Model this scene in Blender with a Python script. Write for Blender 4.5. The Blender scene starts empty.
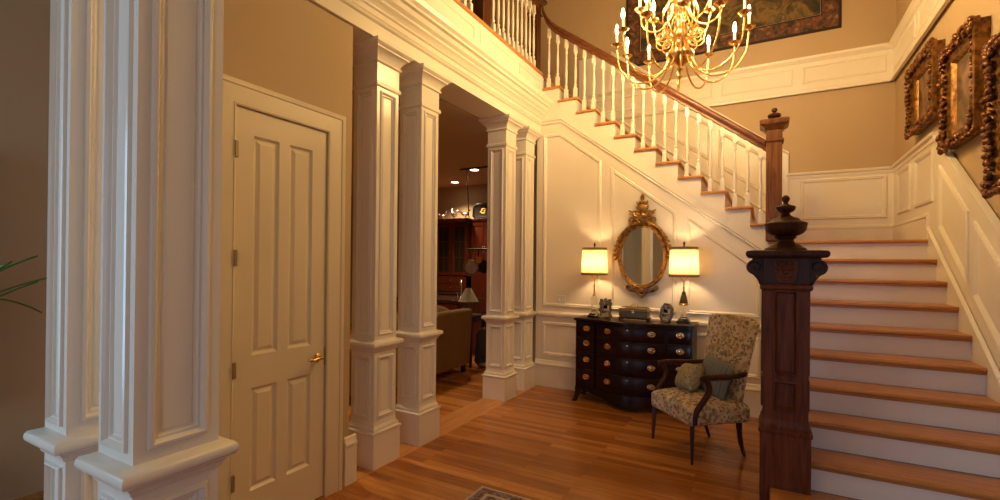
import bpy, bmesh, math, random
from mathutils import Vector, Matrix
random.seed(7)
PI = math.pi
sc = bpy.context.scene
C = sc.collection

# ------------------------------------------------------------------ materials
def mat(name, col, rough=.5, metal=0, spec=.5, **kw):
    m = bpy.data.materials.new(name); m.use_nodes = True
    b = m.node_tree.nodes['Principled BSDF']
    b.inputs['Base Color'].default_value = (*col, 1)
    b.inputs['Roughness'].default_value = rough
    b.inputs['Metallic'].default_value = metal
    b.inputs['Specular IOR Level'].default_value = spec
    for k, v in kw.items(): b.inputs[k.replace('_', ' ')].default_value = v
    return m
def nodes(m): return m.node_tree.nodes, m.node_tree.links, m.node_tree.nodes['Principled BSDF']
def coord(m, scale=(1,1,1), rot=(0,0,0)):
    n, l, b = nodes(m)
    t = n.new('ShaderNodeTexCoord'); mp = n.new('ShaderNodeMapping')
    mp.inputs['Scale'].default_value = scale; mp.inputs['Rotation'].default_value = rot
    l.new(t.outputs['Object'], mp.inputs['Vector']); return mp.outputs['Vector']
def ramp(m, src, stops, interp='LINEAR'):
    n, l, b = nodes(m); r = n.new('ShaderNodeValToRGB'); cr = r.color_ramp; cr.interpolation = interp
    while len(cr.elements) < len(stops): cr.elements.new(.5)
    for e, (p, c) in zip(cr.elements, stops): e.position = p; e.color = (*c, 1)
    l.new(src, r.inputs['Fac']); return r.outputs['Color']
def noise(m, vec, scale, detail=3, rough=.5, dist=0):
    n, l, b = nodes(m); t = n.new('ShaderNodeTexNoise')
    t.inputs['Scale'].default_value = scale; t.inputs['Detail'].default_value = detail
    t.inputs['Roughness'].default_value = rough; t.inputs['Distortion'].default_value = dist
    l.new(vec, t.inputs['Vector']); return t.outputs['Fac']
def mix(m, fac, a, b_, mode='MIX'):
    n, l, b = nodes(m); x = n.new('ShaderNodeMix'); x.data_type = 'RGBA'; x.blend_type = mode
    for s, i in ((fac, 0), (a, 6), (b_, 7)):
        if isinstance(s, (int, float)): x.inputs[i].default_value = s
        elif isinstance(s, tuple): x.inputs[i].default_value = (*s, 1)
        else: l.new(s, x.inputs[i])
    return x.outputs[2]
def setc(m, c): n, l, b = nodes(m); l.new(c, b.inputs['Base Color'])
def bump(m, h, strength=.2, dist=.01):
    n, l, b = nodes(m); bp = n.new('ShaderNodeBump'); bp.inputs['Strength'].default_value = strength
    bp.inputs['Distance'].default_value = dist; l.new(h, bp.inputs['Height']); l.new(bp.outputs['Normal'], b.inputs['Normal'])
def wood(name, dark, light, axis='z', rough=.35, scale=1.0, **kw):
    m = mat(name, light, rough, **kw)
    s = {'x': (1.2, 14, 14), 'y': (14, 1.2, 14), 'z': (14, 14, 1.2)}[axis]
    v = coord(m, tuple(k*scale for k in s))
    f = noise(m, v, 2.2, 6, .6, .8)
    setc(m, ramp(m, f, [(.3, dark), (.62, light)])); return m

M = {}
M['trim'] = mat('white_gloss_paint', (.80, .74, .63), .30)
M['col'] = mat('column_paint', (.80, .74, .65), .22)
M['door'] = mat('door_paint', (.72, .62, .46), .38)
M['panelwall'] = mat('panelling_paint', (.80, .72, .61), .40)
M['riser'] = mat('riser_paint', (.78, .73, .70), .45)
M['tan'] = mat('tan_wall_paint', (.49, .36, .215), .75)
v = coord(M['tan']); bump(M['tan'], noise(M['tan'], v, 90, 2), .05, .004)
M['brownwall'] = mat('brown_wall_paint', (.56, .365, .215), .7)
v = coord(M['brownwall']); bump(M['brownwall'], noise(M['brownwall'], v, 90, 2), .05, .004)
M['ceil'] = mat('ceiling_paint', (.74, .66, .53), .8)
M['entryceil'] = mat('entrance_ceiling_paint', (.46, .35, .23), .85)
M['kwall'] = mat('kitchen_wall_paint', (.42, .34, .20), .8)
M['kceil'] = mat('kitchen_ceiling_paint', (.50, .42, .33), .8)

def floor_mat(name):
    m = mat(name, (.5, .25, .08), .24)
    n, l, b = nodes(m)
    v = coord(m)
    br = n.new('ShaderNodeTexBrick')
    br.offset = .37; br.inputs['Scale'].default_value = 1
    br.inputs['Brick Width'].default_value = 1.15; br.inputs['Row Height'].default_value = .062
    br.inputs['Mortar Size'].default_value = .0012; br.inputs['Mortar Smooth'].default_value = .2
    br.inputs['Color1'].default_value = (0, 0, 0, 1); br.inputs['Color2'].default_value = (1, 1, 1, 1)
    br.inputs['Mortar'].default_value = (.5, .5, .5, 1)
    l.new(v, br.inputs['Vector'])
    v2 = coord(m, (1.0, 22, 1))
    g = noise(m, v2, 2.4, 6, .65, .6)
    base = ramp(m, br.outputs['Color'], [(0, (.32, .113, .019)), (.5, (.45, .172, .031)), (1, (.57, .24, .052))])
    gr = ramp(m, g, [(.3, (.62, .55, .5)), (.65, (1.08, 1.05, 1.0))])
    c = mix(m, .9, base, gr, 'MULTIPLY')
    c = mix(m, br.outputs['Fac'], c, (.13, .045, .012))
    setc(m, c); bump(m, br.outputs['Fac'], .25, -.002)
    return m
M['floor'] = floor_mat('oak_strip_floor')
M['tread'] = wood('oak_tread', (.36, .14, .035), (.53, .235, .065), 'x', .30)
M['tread_y'] = wood('oak_tread_across', (.38, .15, .04), (.56, .25, .07), 'y', .30)
M['mahogany'] = wood('dark_mahogany', (.026, .008, .005), (.072, .021, .011), 'z', .45, spec=.25)
M['newel'] = wood('carved_newel_wood', (.065, .018, .008), (.175, .052, .022), 'z', .5, spec=.25)
M['rail'] = wood('handrail_wood', (.07, .022, .007), (.16, .052, .016), 'x', .3)
M['post'] = wood('landing_newel_wood', (.075, .025, .008), (.20, .075, .022), 'z', .35, spec=.3)
M['post_dark'] = wood('balcony_newel_wood', (.030, .009, .004), (.085, .026, .009), 'z', .35, spec=.3)
M['chest'] = wood('chest_mahogany', (.010, .003, .003), (.026, .007, .005), 'x', .28, spec=.22)
M['brass'] = mat('brass', (.80, .52, .20), .25, 1)
M['hinge'] = mat('hinge_metal', (.32, .24, .13), .5, .5)
M['chbrass'] = mat('polished_brass', (.90, .62, .24), .2, 1)
M['palebrass'] = mat('pale_brass', (.72, .50, .24), .22, 1)
M['gilt'] = mat('gilt', (.55, .32, .09), .38, .8)
v = coord(M['gilt']); f = noise(M['gilt'], v, 30, 4)
setc(M['gilt'], ramp(M['gilt'], f, [(.35, (.15, .07, .02)), (.6, (.44, .24, .065))])); bump(M['gilt'], f, .5, .01)
M['giltflat'] = mat('gilt_flat', (.56, .32, .09), .4, .75)
M['ornate'] = mat('bronzed_carving', (.30, .13, .05), .36, .6)
v = coord(M['ornate']); f = noise(M['ornate'], v, 45, 4)
setc(M['ornate'], ramp(M['ornate'], f, [(.35, (.06, .018, .008)), (.66, (.33, .14, .045))])); bump(M['ornate'], f, .6, .01)
M['frame_gilt'] = mat('dark_frame_gilt', (.3, .15, .04), .42, .7)
v = coord(M['frame_gilt']); f = noise(M['frame_gilt'], v, 26, 4)
setc(M['frame_gilt'], ramp(M['frame_gilt'], f, [(.35, (.10, .04, .012)), (.62, (.33, .16, .04))])); bump(M['frame_gilt'], f, .5, .01)
M['mirror'] = mat('mirror_glass', (.92, .92, .90), .015, 1)
M['iron'] = mat('dark_iron', (.03, .025, .02), .45, .6)
M['steel'] = mat('steel', (.62, .60, .57), .25, 1)
M['silver'] = mat('aged_silver', (.20, .165, .12), .3, .85)
M['glass'] = mat('clear_glass', (.95, .93, .9), .03, 0, .5, Transmission_Weight=1, IOR=1.3)
M['black'] = mat('black_lacquer', (.012, .009, .008), .25)
M['candle'] = mat('candle_sleeve', (.85, .74, .52), .5)
M['leaf'] = mat('leaf_green', (.10, .19, .035), .4)
M['pot'] = mat('clay_pot', (.22, .10, .05), .6)
M['soil'] = mat('soil', (.03, .02, .012), .9)
M['kcab'] = wood('cherry_cabinet', (.075, .012, .006), (.16, .030, .013), 'z', .3)
M['granite'] = mat('dark_granite', (.05, .035, .028), .12)
M['kglass'] = mat('cabinet_glass', (.03, .025, .02), .06)
M['sofa'] = mat('sofa_cloth', (.19, .098, .024), .85)
v = coord(M['sofa']); bump(M['sofa'], noise(M['sofa'], v, 220, 2), .3, .003)
M['shadegrey'] = mat('grey_shade', (.48, .43, .33), .8)
M['bag'] = mat('dark_bag_cloth', (.045, .032, .035), .8)
M['copper'] = mat('copper', (.75, .36, .17), .25, 1)
M['panbeige'] = mat('bronze_pan', (.46, .34, .21), .4, .6)
M['plate'] = mat('plate_white', (.8, .78, .72), .4)

def emit(name, col, s):
    m = bpy.data.materials.new(name); m.use_nodes = True
    n, l = m.node_tree.nodes, m.node_tree.links
    n.remove(n['Principled BSDF']); e = n.new('ShaderNodeEmission')
    e.inputs['Color'].default_value = (*col, 1); e.inputs['Strength'].default_value = s
    l.new(e.outputs[0], n['Material Output'].inputs[0]); return m
M['bulb'] = emit('candle_bulb', (1, .64, .245), 680)
M['lampbulb'] = emit('lamp_bulb', (1, .66, .32), 240)
M['downlight'] = emit('downlight_lens', (1, .80, .52), 14)

def shade_mat():
    m = bpy.data.materials.new('lamp_shade_linen'); m.use_nodes = True
    n, l = m.node_tree.nodes, m.node_tree.links
    n.remove(n['Principled BSDF'])
    d = n.new('ShaderNodeBsdfDiffuse'); d.inputs['Color'].default_value = (.66, .50, .25, 1)
    t = n.new('ShaderNodeBsdfTranslucent'); t.inputs['Color'].default_value = (.54, .40, .19, 1)
    x = n.new('ShaderNodeMixShader'); x.inputs[0].default_value = .6
    l.new(d.outputs[0], x.inputs[1]); l.new(t.outputs[0], x.inputs[2]); l.new(x.outputs[0], n['Material Output'].inputs[0])
    return m
M['shade'] = shade_mat()
M['shadetrim'] = mat('shade_braid', (.28, .17, .06), .8)

def floral(name, base, scale=1.0):
    m = mat(name, base, .9)
    n, l, b = nodes(m)
    v = coord(m)
    nz = n.new('ShaderNodeTexNoise'); nz.inputs['Scale'].default_value = 9*scale
    l.new(v, nz.inputs['Vector'])
    add = n.new('ShaderNodeVectorMath'); add.operation = 'MULTIPLY_ADD'
    add.inputs[1].default_value = (.09/scale,)*3
    l.new(nz.outputs['Color'], add.inputs[0]); l.new(v, add.inputs[2])
    def blobs(sc_, thr, off):
        o = n.new('ShaderNodeVectorMath'); o.operation = 'ADD'; o.inputs[1].default_value = off
        l.new(add.outputs[0], o.inputs[0])
        vo = n.new('ShaderNodeTexVoronoi'); vo.inputs['Scale'].default_value = sc_*scale
        l.new(o.outputs[0], vo.inputs['Vector'])
        r = ramp(m, vo.outputs['Distance'], [(thr, (1, 1, 1)), (thr+.06, (0, 0, 0))]); return r
    c = ramp(m, noise(m, v, 14*scale, 3), [(.4, tuple(k*.86 for k in base)), (.6, base)])
    c = mix(m, blobs(26, .36, (0, 0, 0)), c, (.27, .235, .13))
    c = mix(m, blobs(19, .34, (3, 1, 2)), c, (.44, .29, .14))
    c = mix(m, blobs(24, .27, (1, 5, 2)), c, (.17, .165, .11))
    c = mix(m, blobs(15, .17, (7, 2, 4)), c, (.36, .12, .06))
    setc(m, c); bump(m, noise(m, v, 300, 2), .15, .002); return m
M['floral'] = floral('floral_tapestry_cloth', (.64, .50, .31))
M['cushion_sage'] = floral('sage_patterned_cloth', (.36, .31, .15), 1.4)
def striped():
    m = mat('blue_grey_striped_cloth', (.2, .22, .2), .9); n, l, b = nodes(m)
    w = n.new('ShaderNodeTexWave'); w.inputs['Scale'].default_value = 9; w.inputs['Distortion'].default_value = .3
    l.new(coord(m), w.inputs['Vector'])
    setc(m, ramp(m, w.outputs['Fac'], [(.2, (.13, .15, .14)), (.5, (.26, .25, .18)), (.8, (.17, .19, .17))])); return m
M['cushion_blue'] = striped()

def painting(name, stops, scale, seed):
    m = mat(name, (.2, .15, .1), .45)
    n, l, b = nodes(m); v = coord(m)
    o = n.new('ShaderNodeVectorMath'); o.operation = 'ADD'; o.inputs[1].default_value = (seed, seed*2, seed*.7)
    l.new(v, o.inputs[0])
    setc(m, ramp(m, noise(m, o.outputs[0], scale, 5, .6, .6), stops)); return m
M['paint_a'] = painting('dark_portrait_paint', [(.35, (.03, .018, .012)), (.5, (.10, .055, .03)), (.62, (.30, .17, .09)), (.75, (.10, .10, .07))], 4.5, 3)
M['paint_b'] = painting('portrait_paint', [(.33, (.06, .035, .02)), (.48, (.17, .11, .06)), (.58, (.36, .21, .14)), (.7, (.30, .30, .27))], 4, 9)
M['tap_field'] = painting('tapestry_field_weave', [(.36, (.022, .018, .010)), (.46, (.075, .050, .018)), (.53, (.20, .12, .035)), (.60, (.05, .040, .018)), (.70, (.26, .19, .085))], 4.2, 5)
M['tap_border'] = painting('tapestry_border_weave', [(.38, (.025, .012, .008)), (.48, (.09, .045, .016)), (.55, (.14, .035, .02)), (.64, (.24, .16, .07))], 13, 2)
M['tap_edge'] = mat('tapestry_edge', (.03, .02, .015), .9)
M['rug_border'] = painting('rug_border_pile', [(.36, (.05, .012, .014)), (.48, (.13, .03, .03)), (.55, (.30, .22, .16)), (.64, (.06, .05, .09))], 26, 4)
M['rug_field'] = painting('rug_field_pile', [(.36, (.09, .02, .02)), (.5, (.20, .045, .035)), (.58, (.32, .24, .17)), (.68, (.05, .04, .07))], 20, 8)
M['rug_fringe'] = mat('rug_edge', (.48, .36, .24), .9)
M['photo'] = painting('photo_print', [(.38, (.05, .04, .03)), (.5, (.30, .22, .16)), (.6, (.62, .52, .42))], 30, 6)

# ------------------------------------------------------------------ mesh builder
class MB:
    def __init__(s): s.v = []; s.f = []; s.T = None
    def add(s, vs, fs):
        o = len(s.v)
        if s.T is not None: vs = [tuple(s.T @ Vector(p)) for p in vs]
        s.v += [tuple(p) for p in vs]; s.f += [tuple(i+o for i in f) for f in fs]; return s
    def box(s, x0, x1, y0, y1, z0, z1):
        return s.add([(x0,y0,z0),(x1,y0,z0),(x1,y1,z0),(x0,y1,z0),(x0,y0,z1),(x1,y0,z1),(x1,y1,z1),(x0,y1,z1)],
                     [(3,2,1,0),(4,5,6,7),(0,1,5,4),(1,2,6,5),(2,3,7,6),(3,0,4,7)])
    def frustum(s, r0, r1, cx, cy, z0, z1):      # r = (hx, hy)
        a = [(cx-r0[0],cy-r0[1],z0),(cx+r0[0],cy-r0[1],z0),(cx+r0[0],cy+r0[1],z0),(cx-r0[0],cy+r0[1],z0)]
        b = [(cx-r1[0],cy-r1[1],z1),(cx+r1[0],cy-r1[1],z1),(cx+r1[0],cy+r1[1],z1),(cx-r1[0],cy+r1[1],z1)]
        return s.add(a+b, [(3,2,1,0),(4,5,6,7),(0,1,5,4),(1,2,6,5),(2,3,7,6),(3,0,4,7)])
    def sqlathe(s, prof, cx=0, cy=0, ex=0):      # square profile: (half, z); ex widens y
        vs = []; fs = []
        for h, z in prof: vs += [(cx-h,cy-h-ex,z),(cx+h,cy-h-ex,z),(cx+h,cy+h+ex,z),(cx-h,cy+h+ex,z)]
        n = len(prof)
        for i in range(n-1):
            for k in range(4):
                a = i*4+k; b = i*4+(k+1) % 4; fs.append((a, b, b+4, a+4))
        fs += [(3,2,1,0), tuple(range((n-1)*4, n*4))]
        return s.add(vs, fs)
    def lathe(s, prof, cx=0, cy=0, cz=0, n=16, sx=1, sy=1):
        vs = []; fs = []; m = len(prof)
        for r, z in prof:
            for k in range(n):
                a = 2*PI*k/n; vs.append((cx+r*sx*math.cos(a), cy+r*sy*math.sin(a), cz+z))
        for i in range(m-1):
            for k in range(n):
                a = i*n+k; b = i*n+(k+1) % n; fs.append((a, b, b+n, a+n))
        if prof[0][0] > 1e-4: fs.append(tuple(reversed(range(n))))
        if prof[-1][0] > 1e-4: fs.append(tuple(range((m-1)*n, m*n)))
        return s.add(vs, fs)
    def prism(s, poly, axis, a0, a1):            # poly of 2D points; axis x: (y,z), y: (x,z), z: (x,y)
        def P(p, a): return {'x': (a, p[0], p[1]), 'y': (p[0], a, p[1]), 'z': (p[0], p[1], a)}[axis]
        n = len(poly); vs = [P(p, a0) for p in poly]+[P(p, a1) for p in poly]
        fs = [tuple(reversed(range(n))), tuple(range(n, 2*n))]+[(k, (k+1) % n, n+(k+1) % n, n+k) for k in range(n)]
        return s.add(vs, fs)
    def tube(s, pts, r, n=8, cap=True, up=(0,0,1)):
        pts = [Vector(p) for p in pts]; m = len(pts); vs = []; fs = []
        R = r if isinstance(r, (list, tuple)) else [r]*m
        prev = None
        for i, p in enumerate(pts):
            t = (pts[min(i+1, m-1)]-pts[max(i-1, 0)]).normalized()
            if prev is None:
                u = Vector(up).cross(t)
                if u.length < 1e-3: u = Vector((1, 0, 0)).cross(t)
            else: u = prev-t*prev.dot(t)
            u.normalize(); prev = u; w = t.cross(u)
            rr = R[i] if isinstance(R[i], (list, tuple)) else (R[i], R[i])
            for k in range(n):
                a = 2*PI*(k+.5)/n; vs.append(p+u*(rr[0]*math.cos(a))+w*(rr[1]*math.sin(a)))
        for i in range(m-1):
            for k in range(n):
                a = i*n+k; b = i*n+(k+1) % n; fs.append((a, b, b+n, a+n))
        if cap: fs += [tuple(reversed(range(n))), tuple(range((m-1)*n, m*n))]
        return s.add(vs, fs)
    def ell(s, c, r, n=12, m=8, rot=None):
        vs = []; fs = []
        for i in range(1, m):
            th = PI*i/m
            for k in range(n):
                a = 2*PI*k/n; vs.append(Vector((r[0]*math.sin(th)*math.cos(a), r[1]*math.sin(th)*math.sin(a), -r[2]*math.cos(th))))
        vs += [Vector((0, 0, -r[2])), Vector((0, 0, r[2]))]; b = len(vs)-2
        if rot is not None: vs = [rot @ p for p in vs]
        vs = [p+Vector(c) for p in vs]
        for i in range(m-2):
            for k in range(n): fs.append((i*n+k, i*n+(k+1) % n, (i+1)*n+(k+1) % n, (i+1)*n+k))
        for k in range(n): fs += [(b, (k+1) % n, k), (b+1, (m-2)*n+k, (m-2)*n+(k+1) % n)]
        return s.add(vs, fs)
    def mold(s, poly, o, u, v, n, prof, cap=False, closed=True):
        # ring of moulding following a convex polygon (counter-clockwise in u,v); prof = [(inset, height)]
        o, u, v, n = Vector(o), Vector(u), Vector(v), Vector(n); N = len(poly)
        def inset(d):
            out = []
            for i in range(N):
                p0, p1, p2 = Vector(poly[i-1]), Vector(poly[i]), Vector(poly[(i+1) % N])
                e1 = (p1-p0).normalized(); e2 = (p2-p1).normalized()
                n1 = Vector((-e1.y, e1.x)); n2 = Vector((-e2.y, e2.x))
                k = 1+n1.dot(n2); out.append(p1+(n1+n2)*(d/max(k, .2)))
            return out
        vs = []; fs = []
        for d, h in prof:
            for q in inset(d): vs.append(o+u*q.x+v*q.y+n*h)
        for i in range(len(prof)-1):
            for k in range(N):
                a = i*N+k; b = i*N+(k+1) % N; fs.append((a, b, b+N, a+N))
        if cap: fs.append(tuple(range((len(prof)-1)*N, len(prof)*N)))
        return s.add(vs, fs)
    def strip(s, prof, path):                    # prof = [(out, z)], path = list of (origin, outdir, updir)
        vs = []; fs = []; N = len(prof)
        for o, d, up in path:
            for a, z in prof: vs.append(Vector(o)+Vector(d)*a+Vector(up)*z)
        for i in range(len(path)-1):
            for k in range(N): fs.append((i*N+k, i*N+(k+1) % N, (i+1)*N+(k+1) % N, (i+1)*N+k))
        fs += [tuple(range(N)), tuple(reversed(range((len(path)-1)*N, len(path)*N)))]
        return s.add(vs, fs)
    def build(s, name, m, parent=None, bevel=0, smooth=35, loc=None, seg=2):
        me = bpy.data.meshes.new(name); me.from_pydata([tuple(p) for p in s.v], [], s.f)
        bm = bmesh.new(); bm.from_mesh(me); bmesh.ops.remove_doubles(bm, verts=bm.verts, dist=1e-5)
        bmesh.ops.recalc_face_normals(bm, faces=bm.faces); bm.to_mesh(me); bm.free()
        me.materials.append(m)
        if smooth:
            me.polygons.foreach_set('use_smooth', [True]*len(me.polygons))
            me.set_sharp_from_angle(angle=math.radians(smooth))
        o = bpy.data.objects.new(name, me); C.objects.link(o)
        if parent is not None: o.parent = parent
        if loc is not None: o.location = loc
        if bevel:
            b = o.modifiers.new('bevel', 'BEVEL'); b.width = bevel; b.segments = seg; b.limit_method = 'ANGLE'; b.angle_limit = math.radians(40)
        return o
def tag(o, label, cat, group=None, kind=None):
    o['label'] = label; o['category'] = cat
    if group: o['group'] = group
    if kind: o['kind'] = kind
    return o
def thing(name, label, cat, loc=(0,0,0), rz=0, group=None):
    o = bpy.data.objects.new(name, None); C.objects.link(o); o.location = loc; o.rotation_euler = (0, 0, rz)
    return tag(o, label, cat, group)
def struct(o, label=None, cat=None):
    o['kind'] = 'structure'
    if label: o['label'] = label
    if cat: o['category'] = cat
    return o
def copy_tree(o, parent=None):
    c = o.copy(); C.objects.link(c)
    if parent is not None: c.parent = parent
    for ch in list(o.children): copy_tree(ch, c)
    return c
def catmull(pts, k=6):
    P = [Vector(p) for p in pts]; P = [2*P[0]-P[1]]+P+[2*P[-1]-P[-2]]; out = []
    for i in range(1, len(P)-2):
        a, b, c, d = P[i-1:i+3]
        for j in range(k):
            t = j/k; out.append(.5*((2*b)+(c-a)*t+(2*a-5*b+4*c-d)*t*t+(3*b-a-3*c+d)*t*t*t))
    out.append(P[-2]); return out

# ------------------------------------------------------------------ key dimensions (metres)
RISE = .1795; T1 = .255; T2 = .237; YL = 5.473; XF = .380
XR = 1.29; YB = 6.8; YW = 5.5; XD = -2.52; ZO = .005; ZB = 22*RISE+ZO; SX = .04
ZBALC = ZB
def n1(y): return 10*RISE+(y-YL)*RISE/T1              # nosing line, lower flight
def n2(x): return 10*RISE+ZO+(XF-x)*RISE/T2              # nosing line, upper flight

# ------------------------------------------------------------------ room shell
struct(MB().box(-9, 3, -2.4, 9, -.1, 0).build('floor', M['floor']), 'orange brown oak strip floor running across the hall', 'floor')
# border strip of the floor between the columns
struct(MB().box(-2.80, -2.50, 1.3, 5.5, 0, .0015).build('trim_1', M['tread_y']), 'lengthwise oak border strip in the floor under the columns', 'floor strip')
E4 = lambda *a: MB().box(*a)
struct(E4(-4.35, -4.2, -2.4, 1.45, 0, 3.62).build('wall_left', M['brownwall']), 'shaded brown wall left of the near columns', 'wall')
struct(E4(-4.2, XD-.14, 1.3, 1.42, 0, 3.62).build('wall_closet', M['brownwall']), 'side wall of the closet behind the near columns', 'wall')
w = MB(); w.box(XD-.14, XD, 1.3, 1.53, 0, 3.2); w.box(XD-.14, XD, 2.163, 2.37, 0, 3.2); w.box(XD-.14, XD, 1.53, 2.163, 2.405, 3.2)
struct(w.build('wall_door', M['tan']), 'tan wall around the cream closet door', 'wall')
struct(E4(XD-.75, XD-.14, 2.30, 2.37, 0, 3.2).build('wall_return', M['tan']), 'wall return beside the first column pair', 'wall')
struct(E4(XR, XR+.15, 2.6, 8.0, 0, 6.6).build('wall_right', M['tan']), 'tan wall beside the lower stair flight with gilt frames', 'wall')
struct(E4(-2.7, XR+.15, YB, YB+.15, 0, 6.6).build('wall_back', M['tan']), 'tan wall behind the stair landing', 'wall')
struct(E4(-5, -2.7, YB, YB+.15, ZB, 6.6).build('wall_upper', M['tan']), 'tan upper hall wall behind the balcony railing', 'wall')
struct(E4(-5.15, -5, .5, YB+.15, ZB, 6.6).build('wall_gallery', M['tan']), 'far wall of the upper gallery', 'wall')
struct(E4(-5, XR, .5, .65, ZB, 6.6).build('wall_upper_front', M['tan']), 'upper wall above the entrance', 'wall')
struct(E4(-5.2, XR+.15, .5, YB+.15, 6.6, 6.75).build('ceiling_upper', M['ceil']), 'ceiling high above the stairs', 'ceiling')
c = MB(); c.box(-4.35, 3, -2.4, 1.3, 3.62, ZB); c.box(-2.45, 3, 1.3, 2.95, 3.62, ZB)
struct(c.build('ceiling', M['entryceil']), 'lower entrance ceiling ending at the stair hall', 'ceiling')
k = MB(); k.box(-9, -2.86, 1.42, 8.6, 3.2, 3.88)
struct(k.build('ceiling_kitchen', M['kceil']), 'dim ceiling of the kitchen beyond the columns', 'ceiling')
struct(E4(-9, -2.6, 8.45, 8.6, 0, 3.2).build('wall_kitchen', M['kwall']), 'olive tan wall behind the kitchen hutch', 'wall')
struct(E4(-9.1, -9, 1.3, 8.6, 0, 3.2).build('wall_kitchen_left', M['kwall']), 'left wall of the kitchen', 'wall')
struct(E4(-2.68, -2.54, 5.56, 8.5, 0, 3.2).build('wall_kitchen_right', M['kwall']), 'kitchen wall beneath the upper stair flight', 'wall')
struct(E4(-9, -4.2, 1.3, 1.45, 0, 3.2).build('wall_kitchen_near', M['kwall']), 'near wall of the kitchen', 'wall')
# entrance side, behind the viewer: wall with windows
fw = MB()
WX = [(-4.15, -3.5), (-.35, .75), (1.1, 2.2)]
xs = [-4.35]+[q for a in WX for q in a]+[3]
for i in range(0, len(xs), 2): fw.box(xs[i], xs[i+1], -2.4, -2.25, 0, 3.62)
for a, b in WX: fw.box(a, b, -2.4, -2.25, 0, .35); fw.box(a, b, -2.4, -2.25, 2.75, 3.62)
struct(fw.build('wall_front', M['tan']), 'entrance wall with tall windows', 'wall')
struct(E4(3, 3.15, -2.4, 2.75, 0, 3.62).build('wall_entry_right', M['tan']), 'right wall of the entrance', 'wall')
struct(E4(XR+.15, 3.15, 2.6, 2.75, 0, 3.62).build('wall_stair_end', M['tan']), 'wall end beside the stair foot', 'wall')
for i, (a, b) in enumerate(WX):
    f = MB()
    f.mold([(a, .35), (b, .35), (b, 2.75), (a, 2.75)], (0, -2.26, 0), (1, 0, 0), (0, 0, 1), (0, 1, 0), [(-.08, 0), (-.08, .03), (0, .03), (0, -.06), (.05, -.06), (.05, -.1)])
    for z in (.95, 1.55, 2.15): f.box(a+.04, b-.04, -2.36, -2.33, z-.012, z+.012)
    f.box((a+b)/2-.012, (a+b)/2+.012, -2.36, -2.33, .38, 2.72)
    struct(f.build('window_%d' % (i+1), M['trim']), ['left', 'middle', 'right'][i]+' entrance window with white muntins', 'window')

# ------------------------------------------------------------------ console (under-stair) wall
poly = [(-2.54, 0), (SX, 0), (SX, 11*RISE+ZO-.03)]
for kk in range(1, 12):
    xk = XF-kk*T2-.028                                   # riser face
    zt = (10+kk)*RISE+ZO-.03
    if kk == 1: poly += [(SX, zt)]
    else: poly += [(xk, (9+kk)*RISE+ZO-.03), (xk, zt)]
xk = XF-12*T2-.028
poly += [(-2.485, 21*RISE+ZO-.03), (-2.485, ZB-.03), (-2.54, ZB-.03)]
pp = []
for p in poly:
    if not pp or (abs(pp[-1][0]-p[0])+abs(pp[-1][1]-p[1])) > 1e-4: pp.append(p)
wm = MB().prism(pp, 'y', YW, YW+.06).build('wall_middle', M['panelwall'], smooth=0)
struct(wm, 'cream panelled wall below the upper stair flight', 'wall')
# string moulding, panels, chair rail, baseboard on it
ux, uz, un = (1, 0, 0), (0, 0, 1), (0, -1, 0)
MOLD = [(-.006, 0), (-.004, .012), (.006, .018), (.014, .012), (.022, .016), (.034, .004), (.038, 0)]
def wall_panel(mb, p, o=(0, YW, 0), u=ux, v=uz, n=un, prof=MOLD): mb.mold(p, o, u, v, n, prof)
slope = RISE/T2
zs = lambda x, dz: 1.69+(0-x)*slope+dz                   # lower edge of the string
sm = MB()
path = []
prof = [(0, -.03), (.012, -.03), (.02, -.015), (.014, 0), (.026, .012), (.026, .03), (0, .03)]
pts = [(-2.47, 3.335), (-2.215, 3.335), (SX, zs(SX, 0))]
for i, (x, z) in enumerate(pts):
    path.append(((x, YW, z), (0, -1, 0), (0, 0, 1)))
sm.strip(prof, path)
struct(sm.build('trim_2', M['trim']), 'raised moulding under the string of the upper stair flight', 'moulding')
pm = MB()
zl = 1.02; dz = -.20
wall_panel(pm, [(-2.44, zl), (-1.70, zl), (-1.70, zs(-1.70, dz)), (-2.22, zs(-2.22, dz)), (-2.44, zs(-2.22, dz))])
wall_panel(pm, [(-1.575, zl), (-.845, zl), (-.845, zs(-.845, dz)), (-1.575, zs(-1.575, dz))])
wall_panel(pm, [(-.73, zl), (-.03, zl), (-.03, zs(-.03, dz)), (-.73, zs(-.73, dz))])
for a, b in ((-2.44, -1.70), (-1.575, -.845), (-.73, -.03)): wall_panel(pm, [(a, .40), (b, .40), (b, .81), (a, .81)])
struct(pm.build('trim_3', M['trim']), 'panel mouldings on the wall behind the chest', 'moulding')
cr = MB().strip([(0, .875), (.018, .885), (.022, .9), (.034, .905), (.034, .93), (.018, .94), (0, .95)], [((x, YW, 0), (0, -1, 0), (0, 0, 1)) for x in (-2.54, SX)])
struct(cr.build('trim_4', M['trim']), 'chair rail on the wall behind the chest', 'chair rail')
BASEP = [(0, 0), (.018, 0), (.018, .26), (.026, .27), (.026, .285), (.014, .30), (.01, .325), (0, .335)]
struct(MB().strip(BASEP, [((x, YW, 0), (0, -1, 0), (0, 0, 1)) for x in (-2.54, SX)]).build('baseboard_middle', M['trim']), 'tall baseboard on the wall behind the chest', 'baseboard')
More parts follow.
